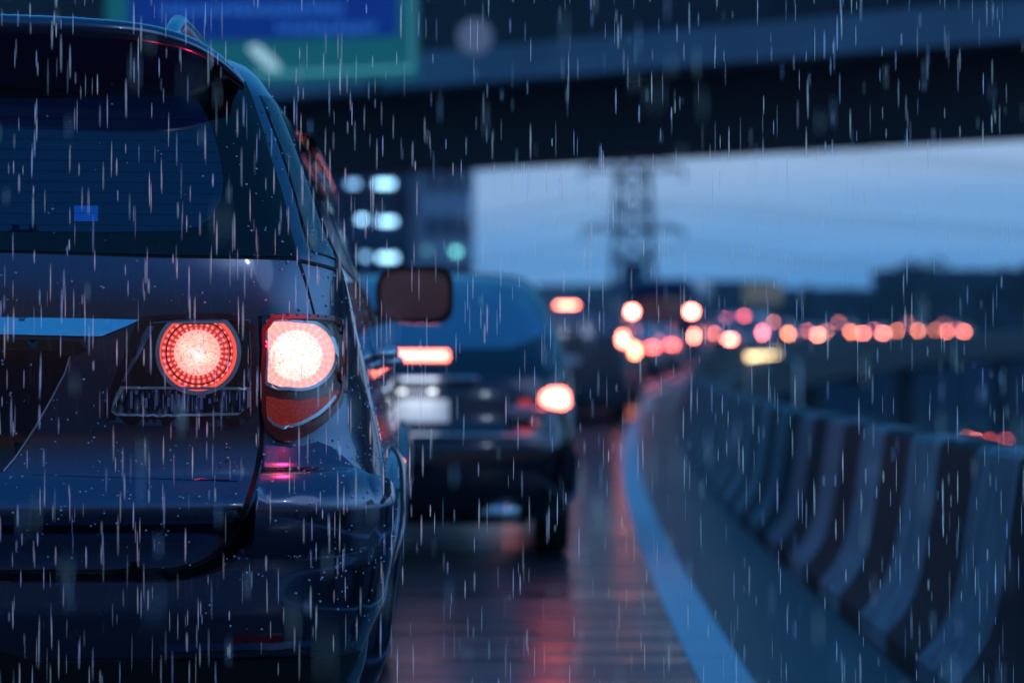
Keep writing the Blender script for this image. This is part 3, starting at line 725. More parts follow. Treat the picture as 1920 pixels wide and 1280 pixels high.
# ------------------------------------------------------------ other vehicles: one builder, several kinds
def far_car(name, keys, paint, glass_z, lamp, stop, plate_z, W2, tail='wide', lampmat=None, L=None, name_root=None, wheels=(.75, 3.5), rw_=.31, bow=.12, gw=1.2):
    sh = Shell(keys, bow=bow, bowf=.18, rf=.3); root = empty(name, (0, 0, 0))
    def kp(c): return not (abs(c.x) > .55 and any((c.y-y)**2+(c.z-rw_)**2 < (rw_+.05)**2 for y in wheels))
    shell_mesh(sh, 'body', paint, root, (12, 8, 70, 6, 6), keep=kp)
    z0, z1 = glass_z
    patch(sh, 'rear_window', [chaikin([(-gw, z0), (gw, z0), (gw-.22, z1), (-gw+.22, z1)], 1)], M['window2'], root, .004, .004, .1, .04)
    for s_ in (False, True):
        for a, b_ in ((2.02, 2.45), (2.5, 2.95)):
            patch(sh, 'side_window', [[(a, z0+.02), (b_, z0+.02), (b_-.05, z1-.02), (a+.05, z1-.02)]], M['winfar'], root, .004, .004, .08, .05, mir=s_)
        u0, u1, lz0, lz1 = lamp
        tl = patch(sh, 'tail_light', [chaikin([(u0, lz0+.03), (u1, lz0), (u1, lz1), (u0+.1, lz1)], 1)], lampmat or M['lamp_far'], root, .012, .012, .1, .04, mir=s_)
        patch(sh, 'headlight', [[(3.4, lz0-.1), (4.3, lz0-.1), (4.2, lz1-.12), (3.4, lz1-.08)]], M['chrome'], root, .004, .004, .2, .05, mir=s_)
        for wy in wheels:
            mb = MB(); q = sg2 = -1 if s_ else 1; r = rw_
            mb.lathe([(-.1, r*.6), (-.1, r*.93), (-.07, r), (.07, r), (.1, r*.93), (.1, r*.62), (.06, r*.55), (.06, .01)] if not s_ else [(.1, r*.6), (.1, r*.93), (.07, r), (-.07, r), (-.1, r*.93), (-.1, r*.62), (-.06, r*.55), (-.06, .01)], (q*(W2-.12), wy, r), 'X', 20)
            mb.build('wheel', M['rubber'], root, smooth=True)
    patch(sh, 'windshield', [[(3.4, z0), (5, z0), (5, z1), (3.5, z1)], [(-3.4, z0), (-3.5, z1), (-5, z1), (-5, z0)]], M['winfar'], root, .004, .004, .1, .05)
    patch(sh, 'rear_bumper', [[(-2.0, .30), (2.0, .30), (2.0, .56), (1.2, .60), (-1.2, .60), (-2.0, .56)]], paint, root, .028, .03, .1, .04)
    if stop: patch(sh, 'stop_light', [[(-stop[0], stop[1]), (stop[0], stop[1]), (stop[0], stop[2]), (-stop[0], stop[2])]], lampmat or M['lamp_far'], root, .012, .012, .05, .02)
    patch(sh, 'license_plate', [[(-.25, plate_z-.06), (.25, plate_z-.06), (.25, plate_z+.06), (-.25, plate_z+.06)]], M['white_plate'], root, .014, .01, .1, .05)
    mb = MB(); L_ = keys[2][2]; mb.box((0, L_/2, .24), (W2*1.4, L_*.9, .1)); mb.build('underbody', M['plastic'], root)
    return root, sh
def mat_lit(name, col, s):
    return emis(name, col, s)
M['lamp_hot'] = mat_lit('brake_lamp_near', (1, .16, .12), 10)
M['lamp_mid'] = mat_lit('brake_lamp_mid', (1, .20, .13), 20)
M['lamp_far'] = mat_lit('brake_lamp_far', (1, .21, .15), 42)
M['lamp_amber'] = mat_lit('brake_lamp_amber', (1, .24, .10), 24)
M['lamp_rose'] = mat_lit('brake_lamp_rose', (1, .13, .15), 34)
M['lamp_dim'] = mat_lit('tail_lamp_dim', (1, .10, .08), 12)
HATCH = [(.22, .12, 3.95, .74, .2), (.35, .02, 4.08, .80, .2), (.50, -.02, 4.12, .815, .2), (.62, -.01, 4.12, .82, .2), (.75, .03, 4.1, .82, .2), (.90, .05, 4.02, .81, .2), (.98, .07, 3.7, .80, .2),
         (1.05, .11, 3.3, .78, .2), (1.13, .20, 3.1, .76, .2), (1.30, .46, 2.85, .70, .19), (1.48, .80, 2.5, .61, .2), (1.54, 1.0, 2.3, .55, .2), (1.58, 1.25, 2.1, .42, .2), (1.60, 1.5, 1.95, .22, .1)]
SEDAN = [(.22, .12, 4.35, .76, .2), (.35, .02, 4.48, .83, .2), (.50, -.02, 4.52, .85, .2), (.62, -.01, 4.52, .855, .2), (.75, .02, 4.5, .855, .2), (.92, .04, 4.3, .84, .2), (.99, .14, 3.9, .82, .2),
         (1.03, .45, 3.55, .79, .2), (1.06, .62, 3.4, .76, .2), (1.25, 1.05, 3.05, .68, .19), (1.36, 1.35, 2.85, .62, .2), (1.42, 1.6, 2.6, .52, .2), (1.45, 1.9, 2.35, .32, .15)]
SUVK = [(.25, .12, 4.4, .80, .2), (.45, .02, 4.5, .88, .2), (.60, -.01, 4.55, .90, .2), (.80, .02, 4.55, .90, .2), (1.0, .03, 4.4, .89, .2), (1.08, .035, 3.7, .87, .2), (1.18, .06, 3.35, .85, .2),
        (1.40, .14, 3.0, .78, .18), (1.58, .24, 2.7, .70, .18), (1.66, .4, 2.5, .62, .2), (1.71, .7, 2.2, .48, .2), (1.73, 1.0, 2.0, .25, .1)]
VANK = [(.25, .10, 4.7, .84, .15), (.45, .02, 4.8, .90, .15), (.70, 0., 4.85, .91, .15), (1.0, .01, 4.75, .91, .15), (1.15, .02, 4.3, .90, .15), (1.3, .03, 4.1, .89, .15),
        (1.7, .07, 3.6, .85, .14), (1.9, .12, 3.3, .80, .14), (1.98, .25, 3.1, .70, .16), (2.02, .5, 2.9, .5, .2), (2.03, .8, 2.5, .25, .1)]
BUSK = [(.35, .03, 9.4, 1.1, .1), (.6, 0., 9.5, 1.16, .12), (1.2, 0., 9.5, 1.18, .12), (2.0, .01, 9.45, 1.18, .12), (2.8, .04, 9.35, 1.15, .12), (3.0, .1, 9.2, 1.08, .14), (3.08, .3, 9.0, .9, .2), (3.1, .6, 8.6, .5, .2)]
def place(root, off, s, dx=0.):
    p = road_p(off, s); root.location = p; root.rotation_euler = (road_pitch(s+2), 0, road_rz(s)); return root
GT = 'cars queuing in the evening jam'
# the hatchback straight ahead
hb, hs = far_car('hatchback', HATCH, M['hatchpaint'], (1.13, 1.50), (1.05, 1.65, .80, .92), (.26, 1.07, 1.11), .80, .82, lampmat=M['lamp_hot'], gw=1.55)
hb.location = (-.49, 12.75, 0.); hb.rotation_euler = (0, 0, R(-.6))
tag(hb, 'dark hatchback with a lit brake bar and white number plate, just ahead of the SUV', 'car', GT)
bpy.data.objects[[c.name for c in KIDS(hb) if c.name.startswith('stop_light')][0]]['label'] = 'long glowing red brake bar below the rear window'
for x in (-.09, .07):
    mb = MB(); mb.box((x, .0, .905), (.035, .02, .014)); mb.build('plate_lamp', emis('plate_lamp', (.8, .9, 1), 3), hb)
for x in (-.57, .57):
    mb = MB(); mb.box((x, .02, .79), (.20, .03, .07)); mb.build('reverse_lamp', M['chrome'], hb, bevel=.01)
ld = bpy.data.lights.new('plate_lamp_light', 'AREA'); ld.energy = .34; ld.size = .2; ld.color = (.85, .93, 1)
lo = bpy.data.objects.new('plate_lamp_light', ld); COL.objects.link(lo); lo.parent = hb; lo.location = (0, -.10, .93); lo.rotation_euler = (R(35), 0, 0)
mb = MB(); mb.tube([(-.70, .10, .665), (-.4, .0, .672), (0, -.045, .675), (.4, .0, .672), (.70, .10, .665)], .012, 8); mb.build('bumper_glint', M['satin'], hb, smooth=True)  # satin strip added to imitate the catch light on the bumper crease
mb = MB(); mb.box((0, .02, .97), (.62, .04, .03)); mb.build('hatch_trim', M['satin'], hb, bevel=.01)
mb = MB(); mb.lathe([(-.12, .045), (0, .048), (.03, .04)], (.36, .0, .30), 'X', 16)
ex = MB(); ex.tube([(.30, .12, .27), (.44, .04, .265), (.52, .06, .27)], [.045, .055, .04], 12); ex.build('exhaust_tip', M['chrome'], hb, smooth=True)
for nm, x in (('lamp_glow', .66), ('lamp_glow', -.66)):
    ld = bpy.data.lights.new(nm, 'POINT'); ld.energy = .6; ld.color = (1, .07, .05); ld.shadow_soft_size = .06
    lo = bpy.data.objects.new(nm, ld); COL.objects.link(lo); lo.parent = hb; lo.location = (x, -.12, .87)

wsuv, _ = far_car('van', VANK, M['greypaint'], (1.30, 1.68), (1.15, 1.7, 1.16, 1.36), (.22, 1.76, 1.80), .95, .88, lampmat=M['lamp_mid'])
place(wsuv, -.40, 36.5); tag(wsuv, 'grey van with a high brake bar just right of the dark hatchback', 'car', GT)
sedan, _ = far_car('sedan', SEDAN, M['darkpaint'], (1.08, 1.34), (.80, 1.7, .78, .93), (.14, 1.09, 1.12), .72, .84)
van, _ = far_car('van', VANK, M['whitepaint'], (1.30, 1.80), (1.02, 1.8, .95, 1.22), (.14, 1.85, 1.89), .95, .88, lampmat=M['lamp_rose'])
sdn2, _ = far_car('sedan', SEDAN, M['silverpaint'], (1.08, 1.34), (.80, 1.7, .78, .93), None, .72, .84, lampmat=M['lamp_dim'])
suv2, _ = far_car('suv_in_traffic', SUVK, M['bluepaint'], (1.20, 1.54), (.98, 1.75, .88, 1.10), (.16, 1.58, 1.62), 1.0, .89, lampmat=M['lamp_amber'])
bus, bsh = far_car('bus', BUSK, M['bluepaint'], (1.5, 2.4), (1.05, 1.6, .95, 1.2), None, .75, 1.15, wheels=(2.2, 7.6), rw_=.48)
for s_ in (False, True): patch(bsh, 'marker_light', [[(.86, 1.83), (1.5, 1.83), (1.5, 2.05), (.86, 2.05)]], M['lamp_far'], bus, .012, .012, .1, .05, mir=s_)
place(bus, -1.3, 84); tag(bus, 'tall dark bus with two stacked pairs of red lamps beyond the grey van', 'bus', GT)
kinds = {'sedan': sedan, 'van': van, 'dim': sdn2, 'suv': suv2}; used = set()
def car(kind, off, s, label):
    r = kinds[kind] if kind not in used else copy_tree(kinds[kind]); used.add(kind)
    place(r, off, s); tag(r, label, 'van' if kind == 'van' else 'car', GT); return r
car('sedan', -.95, 56, 'dark sedan between the grey van and the bus in the nearest lane')
car('dim', -.9, 66, 'silver sedan with dim lamps, second behind the bus')
car('suv', -4.3, 86, 'blue SUV in the middle lane left of the silver sedan')
car('sedan', -4.4, 97, 'dark sedan in the middle lane left of the bus')
car('van', -7.7, 106, 'white van in the far lane left of the bus')
car('suv', -.45, 46, 'blue SUV with amber red lamps immediately ahead of the grey van')
car('van', -4.4, 74, 'white van in the middle lane behind the blue SUV')
car('dim', -.9, 74.5, 'silver sedan tailgating the tall bus')
ords = ['first', 'second', 'third', 'fourth', 'fifth', 'sixth', 'seventh', 'eighth', 'ninth', 'tenth', 'eleventh', 'twelfth', 'thirteenth', 'fourteenth', 'fifteenth', 'sixteenth', 'seventeenth', 'eighteenth']
spots = [('suv', -4.3, 104), ('sedan', -.9, 100), ('dim', -4.4, 115), ('van', -.9, 113), ('sedan', -7.7, 124), ('suv', -.9, 125), ('van', -4.3, 132), ('sedan', -.9, 139), ('suv', -.9, 153),
         ('van', -7.7, 160), ('sedan', -.9, 168), ('dim', -4.3, 174), ('suv', -.9, 183), ('sedan', -.9, 204), ('suv', -4.4, 216)]
spots.sort(key=lambda a: K*a[2]+a[1]/a[2])
nm_ = {'sedan': 'dark sedan', 'dim': 'silver sedan with dim tail lamps', 'van': 'white van', 'suv': 'blue SUV'}
for i, (k, o_, s_) in enumerate(spots):
    car(k, o_, s_, '%s, %s vehicle from the left on the far climbing curve' % (nm_[k], ords[i]))
# two cars on the lower road seen over the barrier
for i, (x, y, k, lb) in enumerate(((40.3, 214, 'sedan', 'dark sedan on the lower road, left of the two seen over the barrier'), (43.4, 216, 'dim', 'silver sedan with dim lamps on the lower road at the right edge'))):
    r = copy_tree(kinds[k]); r.location = (x, y, -6.28); r.rotation_euler = (0, 0, R(-10)); tag(r, lb, 'car', GT)

# ------------------------------------------------------------ overpass, sign, lamps
A = Vector((-3.9, 55, 0)); B = Vector((9.7, 46, 0)); dv = (B-A).normalized(); nv = Vector((-dv.y, dv.x, 0)); yaw = math.atan2(dv.y, dv.x)
if nv.y < 0: nv = -nv
def op(a, back, z): q = A+dv*a+nv*back; return Vector((q.x, q.y, z))
ov = empty('overpass', op(5, 6, -6.3))
inv = Matrix.Translation(-Vector(ov.location))
def ovb(name, prof, mat, a0=-60, a1=70):
    mb = MB(); q = [[inv @ op(a, b, z) for b, z in prof] for a in (a0, a1)]
    mb.grid(q, True); mb.add(q[0], [tuple(range(len(prof)))]); mb.add(q[1], [tuple(range(len(prof)))[::-1]]); return mb.build(name, mat, ov)
ovb('girder', [(0, 5.46), (1.1, 5.46), (1.1, 7.05), (0, 7.05)], M['concrete'])
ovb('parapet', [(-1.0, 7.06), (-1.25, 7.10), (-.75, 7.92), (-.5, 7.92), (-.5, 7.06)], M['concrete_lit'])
ovb('deck_slab', [(-.49, 7.06), (-.49, 7.5), (10.5, 7.5), (10.5, 7.06)], M['concrete'])
ovb('upper_deck', [(.3, 8.6), (.3, 12.5), (12, 12.5), (12, 8.6)], M['concrete'])
ovb('screen_wall', [(-.3, 7.51), (-.3, 12.0), (-.15, 12.0), (-.15, 7.51)], pbr('screen_panel', (.05, .055, .065), .6, noise=.3, nscale=.4))
for a in (-22, 26):
    mb = MB(); q0_ = inv @ op(a, 5, -6.3); q1_ = inv @ op(a, 5, 7.05); mb.tube([q0_, q1_], 1.1, 20); mb.build('pier', M['concrete'], ov, smooth=True)
tag(ov, 'dark concrete overpass crossing above the traffic with a pale blue lit parapet', 'overpass')
# direction sign hung on the overpass
def sgn_mat(name, col, s):  # mild emission stands in for light falling on the sign faces
    m, t, out = newmat(name); p = t.n('ShaderNodeBsdfPrincipled'); p.inputs['Base Color'].default_value = (*col, 1); p.inputs['Roughness'].default_value = .4
    p.inputs['Emission Color'].default_value = (*col, 1); p.inputs['Emission Strength'].default_value = s; t.l(p.outputs[0], out.inputs[0]); return m
sc0 = op(-1.0, -1.9, 0)
def wpt(xp, yp, d): return Vector(((xp-960)/FPX*d, d, CAMZ+(689-yp)/FPX*d))
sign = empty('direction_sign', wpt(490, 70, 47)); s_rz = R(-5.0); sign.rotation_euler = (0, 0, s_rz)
k_ = 47/FPX
def spx(x, y, dy): return Vector(((x-490)*k_, dy, (70-y)*k_))
def quad(name, pts, mat, dy, th, par):
    mb = MB(); f = [spx(x, y, dy) for x, y in pts]; b_ = [v+Vector((0, th, 0)) for v in f]; n = len(f)
    mb.add(f+b_, [tuple(range(n)), tuple(range(n, 2*n))[::-1]]+[(i, (i+1) % n, n+(i+1) % n, n+i) for i in range(n)]); return mb.build(name, mat, par)
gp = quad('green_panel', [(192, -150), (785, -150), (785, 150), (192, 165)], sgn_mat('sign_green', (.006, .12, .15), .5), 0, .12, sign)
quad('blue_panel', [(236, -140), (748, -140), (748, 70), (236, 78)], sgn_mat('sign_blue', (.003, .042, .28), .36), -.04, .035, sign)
for (x0, x1, y) in ((280, 690, -60), (300, 640, 8), (520, 700, 44)):
    mb = MB(); x = x0; rr_ = random.Random(int(x0))
    while x < x1:
        wd = rr_.uniform(12, 22); h = rr_.uniform(14, 20)
        for q in ([(x, y), (x+4, y), (x+4, y+h), (x, y+h)], [(x, y+h-4), (x+wd, y+h-4), (x+wd, y+h), (x, y+h)], [(x+wd-4, y), (x+wd, y), (x+wd, y+h), (x+wd-4, y+h)]):
            f = [spx(a, b_, -.055) for a, b_ in q]; mb.add(f, [(0, 1, 2, 3)])
        x += wd+9
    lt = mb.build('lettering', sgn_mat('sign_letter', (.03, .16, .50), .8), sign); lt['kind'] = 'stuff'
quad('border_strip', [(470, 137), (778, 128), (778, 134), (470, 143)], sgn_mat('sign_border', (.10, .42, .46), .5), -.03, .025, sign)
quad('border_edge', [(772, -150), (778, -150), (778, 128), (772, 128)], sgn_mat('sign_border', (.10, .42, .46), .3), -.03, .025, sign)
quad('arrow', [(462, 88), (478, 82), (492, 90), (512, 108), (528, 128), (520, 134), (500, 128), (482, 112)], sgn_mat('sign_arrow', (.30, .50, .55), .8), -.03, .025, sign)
for x in (260, 700):
    mb = MB(); mb.box(spx(x, -20, .35), (.12, .45, 4.0)); mb.build('bracket', M['plastic'], sign)
tag(sign, 'wide blue and green direction sign hanging from the overpass above the SUV roof', 'sign')
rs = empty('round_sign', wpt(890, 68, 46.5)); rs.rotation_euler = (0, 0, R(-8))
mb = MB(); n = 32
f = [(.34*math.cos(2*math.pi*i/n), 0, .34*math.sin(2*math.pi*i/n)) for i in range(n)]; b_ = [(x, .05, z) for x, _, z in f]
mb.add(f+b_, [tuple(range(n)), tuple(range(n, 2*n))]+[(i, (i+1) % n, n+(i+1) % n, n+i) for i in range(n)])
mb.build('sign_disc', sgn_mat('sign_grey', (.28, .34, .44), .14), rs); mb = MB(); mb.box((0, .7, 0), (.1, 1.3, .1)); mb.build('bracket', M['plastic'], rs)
tag(rs, 'small pale round sign on the overpass right of the direction sign', 'sign')

# ------------------------------------------------------------ background: buildings, pylon, lamp, trees
def building(name, x0p, x1p, d, top, col, label, rows, cols, lit=(), depth=14, zb=-6.3, dark=(.02, .03, .05)):
    x0 = (x0p-960)/FPX*d; x1 = (x1p-960)/FPX*d; zt = CAMZ+(689-top)/FPX*d
    r = empty(name, ((x0+x1)/2, d, zb)); H = zt-zb; W = x1-x0; mb = MB(); mb.box((0, depth/2, H/2), (W, depth, H)); mb.build('wall', pbr(name+'_wall', col, .8, noise=.15, nscale=.3), r)
    mb = MB(); mb.box((0, depth/2, H+.3), (W+.5, depth+.5, .6)); mb.build('roof', M['concrete_deck'], r)
    fm = M['winfar']
    for j in range(rows):
        for i in range(cols):
            wx = -W/2+(i+.5)*W/cols; wz = H-2.0-j*3.1
            if wz < 2: continue
            mb = MB(); mb.box((wx, -.03, wz), (W/cols*.6, .06, 1.5)); mb.build('window', fm, r)
    for (xp, yp, wp, m) in lit:
        p = Vector(((xp-960)/FPX*d-r.location.x, -.10, CAMZ+(689-yp)/FPX*d-zb)); mb = MB(); mb.box(p, (wp/FPX*d, .06, 10/FPX*d)); mb.build('lit_window', m, r)
    tag(r, label, 'building'); return r
LW = emis('lit_window', (.32, .68, 1.0), 4.2); LW2 = emis('lit_window_dim', (.26, .58, 1.), 2.0)
building('office_building', 560, 768, 118, 180, (.05, .08, .14), 'dark blue office block with rows of lit cyan windows under the overpass', 9, 5,
         [(721, 345, 34, LW), (679, 411, 14, LW), (726, 415, 30, LW), (685, 481, 14, LW2), (727, 483, 34, LW), (662, 345, 20, LW2), (800-40, 560, 8, LW2)])
building('apartment_building', 766, 884, 165, 200, (.5, .56, .66), 'pale grey blue tower block right of the office building', 9, 4, [(855, 472, 12, emis('green_window', (.2, .8, .75), 2.6)), (800, 470, 10, emis('green_window2', (.15, .5, .6), .8))])
building('warehouse', 1010, 1190, 420, 540, (.05, .08, .14), 'low dark building on the skyline behind the grey van', 2, 8)
building('low_building', 1300, 1440, 430, 532, (.06, .09, .15), 'low flat roofed building on the skyline right of the pylon', 2, 7)
building('low_building', 1445, 1650, 400, 548, (.04, .08, .15), 'wide low building on the skyline left of the tree clump', 2, 9)
building('low_building', 1660, 1960, 380, 512, (.03, .06, .11), 'dark building behind the tree clump at the right edge', 3, 10)
# billboard
r = empty('billboard', ((1430-960)/FPX*330, 330, -6.3)); mb = MB(); mb.box((0, 0, 17.5), (5.2, .3, 3.0)); mb.build('panel', sgn_mat('billboard_panel', (.45, .36, .22), .12), r)
mb = MB(); mb.tube([(0, .4, 0), (0, .4, 17)], .35, 10); mb.build('post', M['concrete'], r); tag(r, 'faint yellowish billboard on a post beyond the curve', 'billboard')
r = empty('billboard', ((1190-960)/FPX*260, 260, -6.3)); mb = MB(); mb.box((0, 0, 15.4), (3.6, .3, 1.9)); mb.build('panel', sgn_mat('blue_billboard_panel', (.01, .12, .5), .35), r)
mb = MB(); mb.tube([(0, .4, 0), (0, .4, 15)], .3, 10); mb.build('post', M['concrete'], r); tag(r, 'small blue billboard above the bus at the foot of the pylon', 'billboard')
# lattice pylon with cables
D = 240; PXc = (1187-960)/FPX*D
py = empty('pylon', (PXc, D, -6.3)); st_m = pbr('pylon_steel', (.05, .08, .14), .6, .4)
mb = MB(); Hh = 44
def hw(z): return 3.1-2.2*(z/Hh)**.7 if z < 30 else 3.1-2.2*(30/Hh)**.7
lv = [i*2.6 for i in range(17)]
for sx in (-1, 1):
    for sy in (-1, 1): mb.tube([(sx*hw(z), sy*hw(z), z) for z in lv], .17, 5)
for a, b_ in zip(lv[:-1], lv[1:]):
    for sy in (-1, 1):
        mb.tube([(-hw(a), sy*hw(a), a), (hw(b_), sy*hw(b_), b_)], .09, 4); mb.tube([(hw(a), sy*hw(a), a), (-hw(b_), sy*hw(b_), b_)], .09, 4)
        mb.tube([(sy*hw(a), -hw(a), a), (sy*hw(b_), hw(b_), b_)], .09, 4); mb.tube([(-hw(b_), sy*hw(b_), b_), (hw(b_), sy*hw(b_), b_)], .09, 4)
mb.build('lattice', st_m, py)
for z in (21, 27, 34):
    mb = MB(); mb.tube([(-5, 0, z), (5, 0, z)], .18, 5); mb.tube([(-5, 0, z), (0, 0, z+1.6), (5, 0, z)], .12, 5); mb.tube([(-5, 0, z-1.2), (-5, 0, z)], .12, 6); mb.tube([(5, 0, z-1.2), (5, 0, z)], .12, 6); mb.build('cross_arm', st_m, py)
mb = MB(); mb.box((0, -.5, 15.5), (2.4, 2.0, 4.6)); mb.build('equipment_box', st_m, py)
tag(py, 'tall steel lattice pylon standing beyond the road under the overpass', 'pylon')
for k, z in enumerate((13.2, 17.8, 24.5)):
    for sx in (-5, 5):
        mb = MB(); mb.tube([(PXc+sx-100*t, D+30*t, z-9*(4*t*(1-t))*.5-.0) for t in [i/20 for i in range(21)]], .045, 4)
        mb.tube([(PXc+sx+150*t, D+20*t, z-8*(4*t*(1-t))*.5) for t in [i/20 for i in range(21)]], .045, 4)
        tag(mb.build('power_cable', st_m), 'thin power cable hanging from the arms of the pylon', 'cable', 'power cables')
# warm street lamp standing below the elevated road
D = 84; lx = (1430-960)/FPX*D; zl = CAMZ+(689-664)/FPX*D
sl = empty('street_lamp', (lx+1.2, D, -6.3)); mb = MB(); mb.tube([(0, 0, 0), (0, 0, zl+6.0), (-.25, 0, zl+6.25), (-.9, 0, zl+6.3)], [.10, .06, .05, .04], 8); mb.build('pole', M['satin'], sl, smooth=True)
mb = MB(); mb.box((-1.2, 0, zl+6.36), (1.3, .35, .12), 0); h_ = mb.build('lamp_head', M['satin'], sl, bevel=.03); 
mb = MB(); mb.tube([(-1.75, 0, zl+6.22), (-.65, 0, zl+6.36)], .10, 10); mb.build('bulb', emis('warm_lamp', (1, .72, .36), 5.0), h_, smooth=True)
tag(sl, 'street lamp with a long warm yellow glowing head just outside the striped barrier', 'street lamp')
# trees
leafm = [pbr('leaf_dark', (.025, .05, .035), .7), pbr('leaf_mid', (.05, .09, .06), .7)]; bark = pbr('bark', (.05, .045, .04), .9)
def tree(x, y, H, Wd, seed, label):
    rnd = random.Random(seed); r = empty('tree', (x, y, -6.3)); mb = MB()
    mb.tube([(0, 0, 0), (.1, 0, H*.3), (.2, .1, H*.6), (.1, 0, H*.85)], [.4, .3, .18, .05], 8)
    for k in range(7):
        a = k*2.4; z = H*(.35+.06*k); mb.tube([(.1, 0, z), (Wd*.28*math.cos(a), Wd*.28*math.sin(a), z+H*.12), (Wd*.42*math.cos(a), Wd*.42*math.sin(a), z+H*.2)], [.14, .09, .03], 5)
    mb.build('trunk', bark, r); mb = MB()
    cl = [(rnd.uniform(-1, 1)*Wd*.36, rnd.uniform(-1, 1)*Wd*.36, H*rnd.uniform(.42, .95), Wd*rnd.uniform(.10, .2)) for _ in range(24)]
    for i in range(1700):
        c = rnd.choice(cl); v = Vector((rnd.gauss(0, 1), rnd.gauss(0, 1), rnd.gauss(0, .8))).normalized()*c[3]*rnd.uniform(.6, 1.1); q = Vector(c[:3])+v
        a = Vector((rnd.uniform(-1, 1), rnd.uniform(-1, 1), rnd.uniform(-1, 1))).normalized()*rnd.uniform(.2, .45); b2 = a.orthogonal().normalized()*rnd.uniform(.15, .3)
        mb.cur = 0 if rnd.random() < .6 else 1; mb.add([q-a, q+b2, q+a, q-b2], [(0, 1, 2, 3)])
    mb.build('crown', leafm, r); tag(r, label, 'tree', 'trees on the skyline'); return r
tl_ = [(1690, 300, 498, 8, 'broad dark tree, tallest of the clump on the right skyline'), (1745, 300, 478, 9, 'dark tree in the middle of the right skyline clump'), (1800, 305, 500, 8, 'dark tree on the right of the skyline clump'), (1655, 310, 525, 6, 'small dark tree at the left end of the skyline clump'),
       (1860, 290, 520, 8, 'low dark tree near the right picture edge'), (1915, 285, 470, 7, 'tall dark tree cut by the right picture edge'), (1540, 320, 540, 9, 'low bushy tree on the skyline left of the clump'), (1480, 340, 545, 8, 'low tree beside the yellowish billboard'),
       (1360, 340, 535, 9, 'low tree on the skyline between pylon and billboard'), (1300, 350, 520, 7, 'small tree on the skyline right of the pylon'), (1250, 330, 530, 8, 'small tree on the skyline beside the pylon foot'), (1100, 340, 535, 9, 'low tree on the skyline above the grey van'), (1600, 330, 540, 9, 'low tree in front of the wide low building')]
for i, (xp, d, tp, wd, lb) in enumerate(tl_):
    tree((xp-960)/FPX*d, d, CAMZ+(689-tp)/FPX*d+6.3, wd, 30+i, lb)

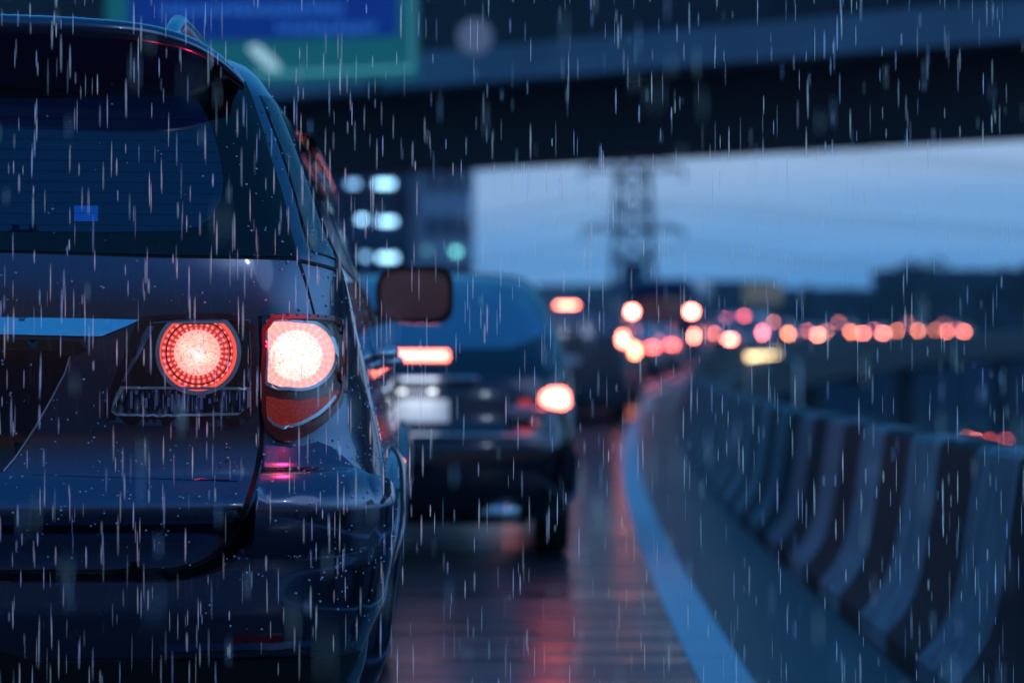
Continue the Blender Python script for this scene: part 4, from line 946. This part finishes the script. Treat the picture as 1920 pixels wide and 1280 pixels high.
# ------------------------------------------------------------ rain
def mat_rain(name, col, a):
    m, t, out = newmat(name); d = t.n('ShaderNodeBsdfDiffuse'); d.inputs[0].default_value = (*col, 1); tl2 = t.n('ShaderNodeBsdfTranslucent'); tl2.inputs[0].default_value = (*col, 1)
    ad = t.n('ShaderNodeAddShader'); t.l(d.outputs[0], ad.inputs[0]); t.l(tl2.outputs[0], ad.inputs[1])
    tr = t.n('ShaderNodeBsdfTransparent'); mx = t.n('ShaderNodeMixShader'); mx.inputs[0].default_value = a
    t.l(tr.outputs[0], mx.inputs[1]); t.l(ad.outputs[0], mx.inputs[2]); t.l(mx.outputs[0], out.inputs[0]); return m
def rain():
    rnd = random.Random(11); mb = MB()
    def streak(x, y, z, L, r):
        tx, ty = rnd.uniform(-.01, .01)*L, 0; rows = []
        for t, e in ((0, .08), (.2, .7), (.5, 1), (.85, .6), (1, .06)):
            rows.append([(x+tx*t+r*e*math.cos(k*math.pi/2), y+r*e*math.sin(k*math.pi/2), z-L*t) for k in range(4)])
        mb.grid(rows, True)
    n = 0
    while n < 1850:
        xp, yp = rnd.uniform(-120, 2040), rnd.uniform(-100, 1400)
        d = rnd.choice((rnd.uniform(4.25, 4.62), rnd.uniform(4.3, 5.6), rnd.uniform(4.2, 7.5)))
        left = xp < 800
        if left: d = rnd.uniform(4.2, 4.60)
        x, z = (xp-960)/FPX*d, CAMZ+(689-yp)/FPX*d
        if z < .03: continue
        if x > .0 and d > 4.6 and x > 1.2 and z < .9: d = rnd.uniform(4.2, 5.0); x, z = (xp-960)/FPX*d, CAMZ+(689-yp)/FPX*d
        mb.cur = 0 if rnd.random() < .65 else 1
        streak(x, d, z, rnd.uniform(.018, .075), rnd.choice((.0003, .0005, .0007, .0010))*rnd.uniform(.8, 1.2)); n += 1
    for _ in range(150):
        d = rnd.uniform(1.6, 3.4); xp, yp = rnd.uniform(-50, 1970), rnd.uniform(-50, 1330)
        mb.cur = 0 if rnd.random() < .65 else 1; streak((xp-960)/FPX*d, d, CAMZ+(689-yp)/FPX*d, rnd.uniform(.02, .05), rnd.uniform(.0004, .0007))
    o = mb.build('rain', [mat_rain('rain_grey', (1., .90, .74), .5), mat_rain('rain_blue', (.90, .88, .92), .45)], smooth=True); tag(o, 'falling rain drops drawn into thin streaks', None, kind='stuff')
rain()

# ------------------------------------------------------------ damp evening air
def haze():
    mb = MB(); mb.box((0, 230, 18), (700, 620, 50.6)); m, t, out = newmat('haze_air')
    v = t.n('ShaderNodeVolumePrincipled'); v.inputs['Color'].default_value = (.55, .8, 1, 1); v.inputs['Density'].default_value = .00042
    t.l(v.outputs[0], out.inputs['Volume']); tag(mb.build('haze', m), kind='stuff')
haze()

# street lamps behind the viewpoint: their light glints on the wet paint
for x, y, lb in ((7.5, -10, 'right hand street lamp behind the viewpoint, outside the crash barrier'), (-9.5, -16, 'left hand street lamp behind the viewpoint, beyond the far lane')):
    p = empty('street_lamp', (x, y, -6.3)); mb = MB(); sx = -1 if x > 0 else 1
    mb.tube([(0, 0, 0), (0, 0, 14.4), (sx*.5, 0, 15.0), (sx*2.0, 0, 15.2)], [.11, .07, .05, .05], 8); mb.build('pole', M['satin'], p, smooth=True)
    mb = MB(); mb.box((sx*2.4, 0, 15.22), (.9, .32, .14)); mb.build('lamp_head', M['satin'], p, bevel=.03)
    ld = bpy.data.lights.new('street_bulb', 'POINT'); ld.energy = 130; ld.color = (.75, .90, 1); ld.shadow_soft_size = .10
    lo = bpy.data.objects.new('street_bulb', ld); COL.objects.link(lo); lo.parent = p; lo.location = (sx*2.4, 0, 15.0); tag(p, lb, 'street lamp')
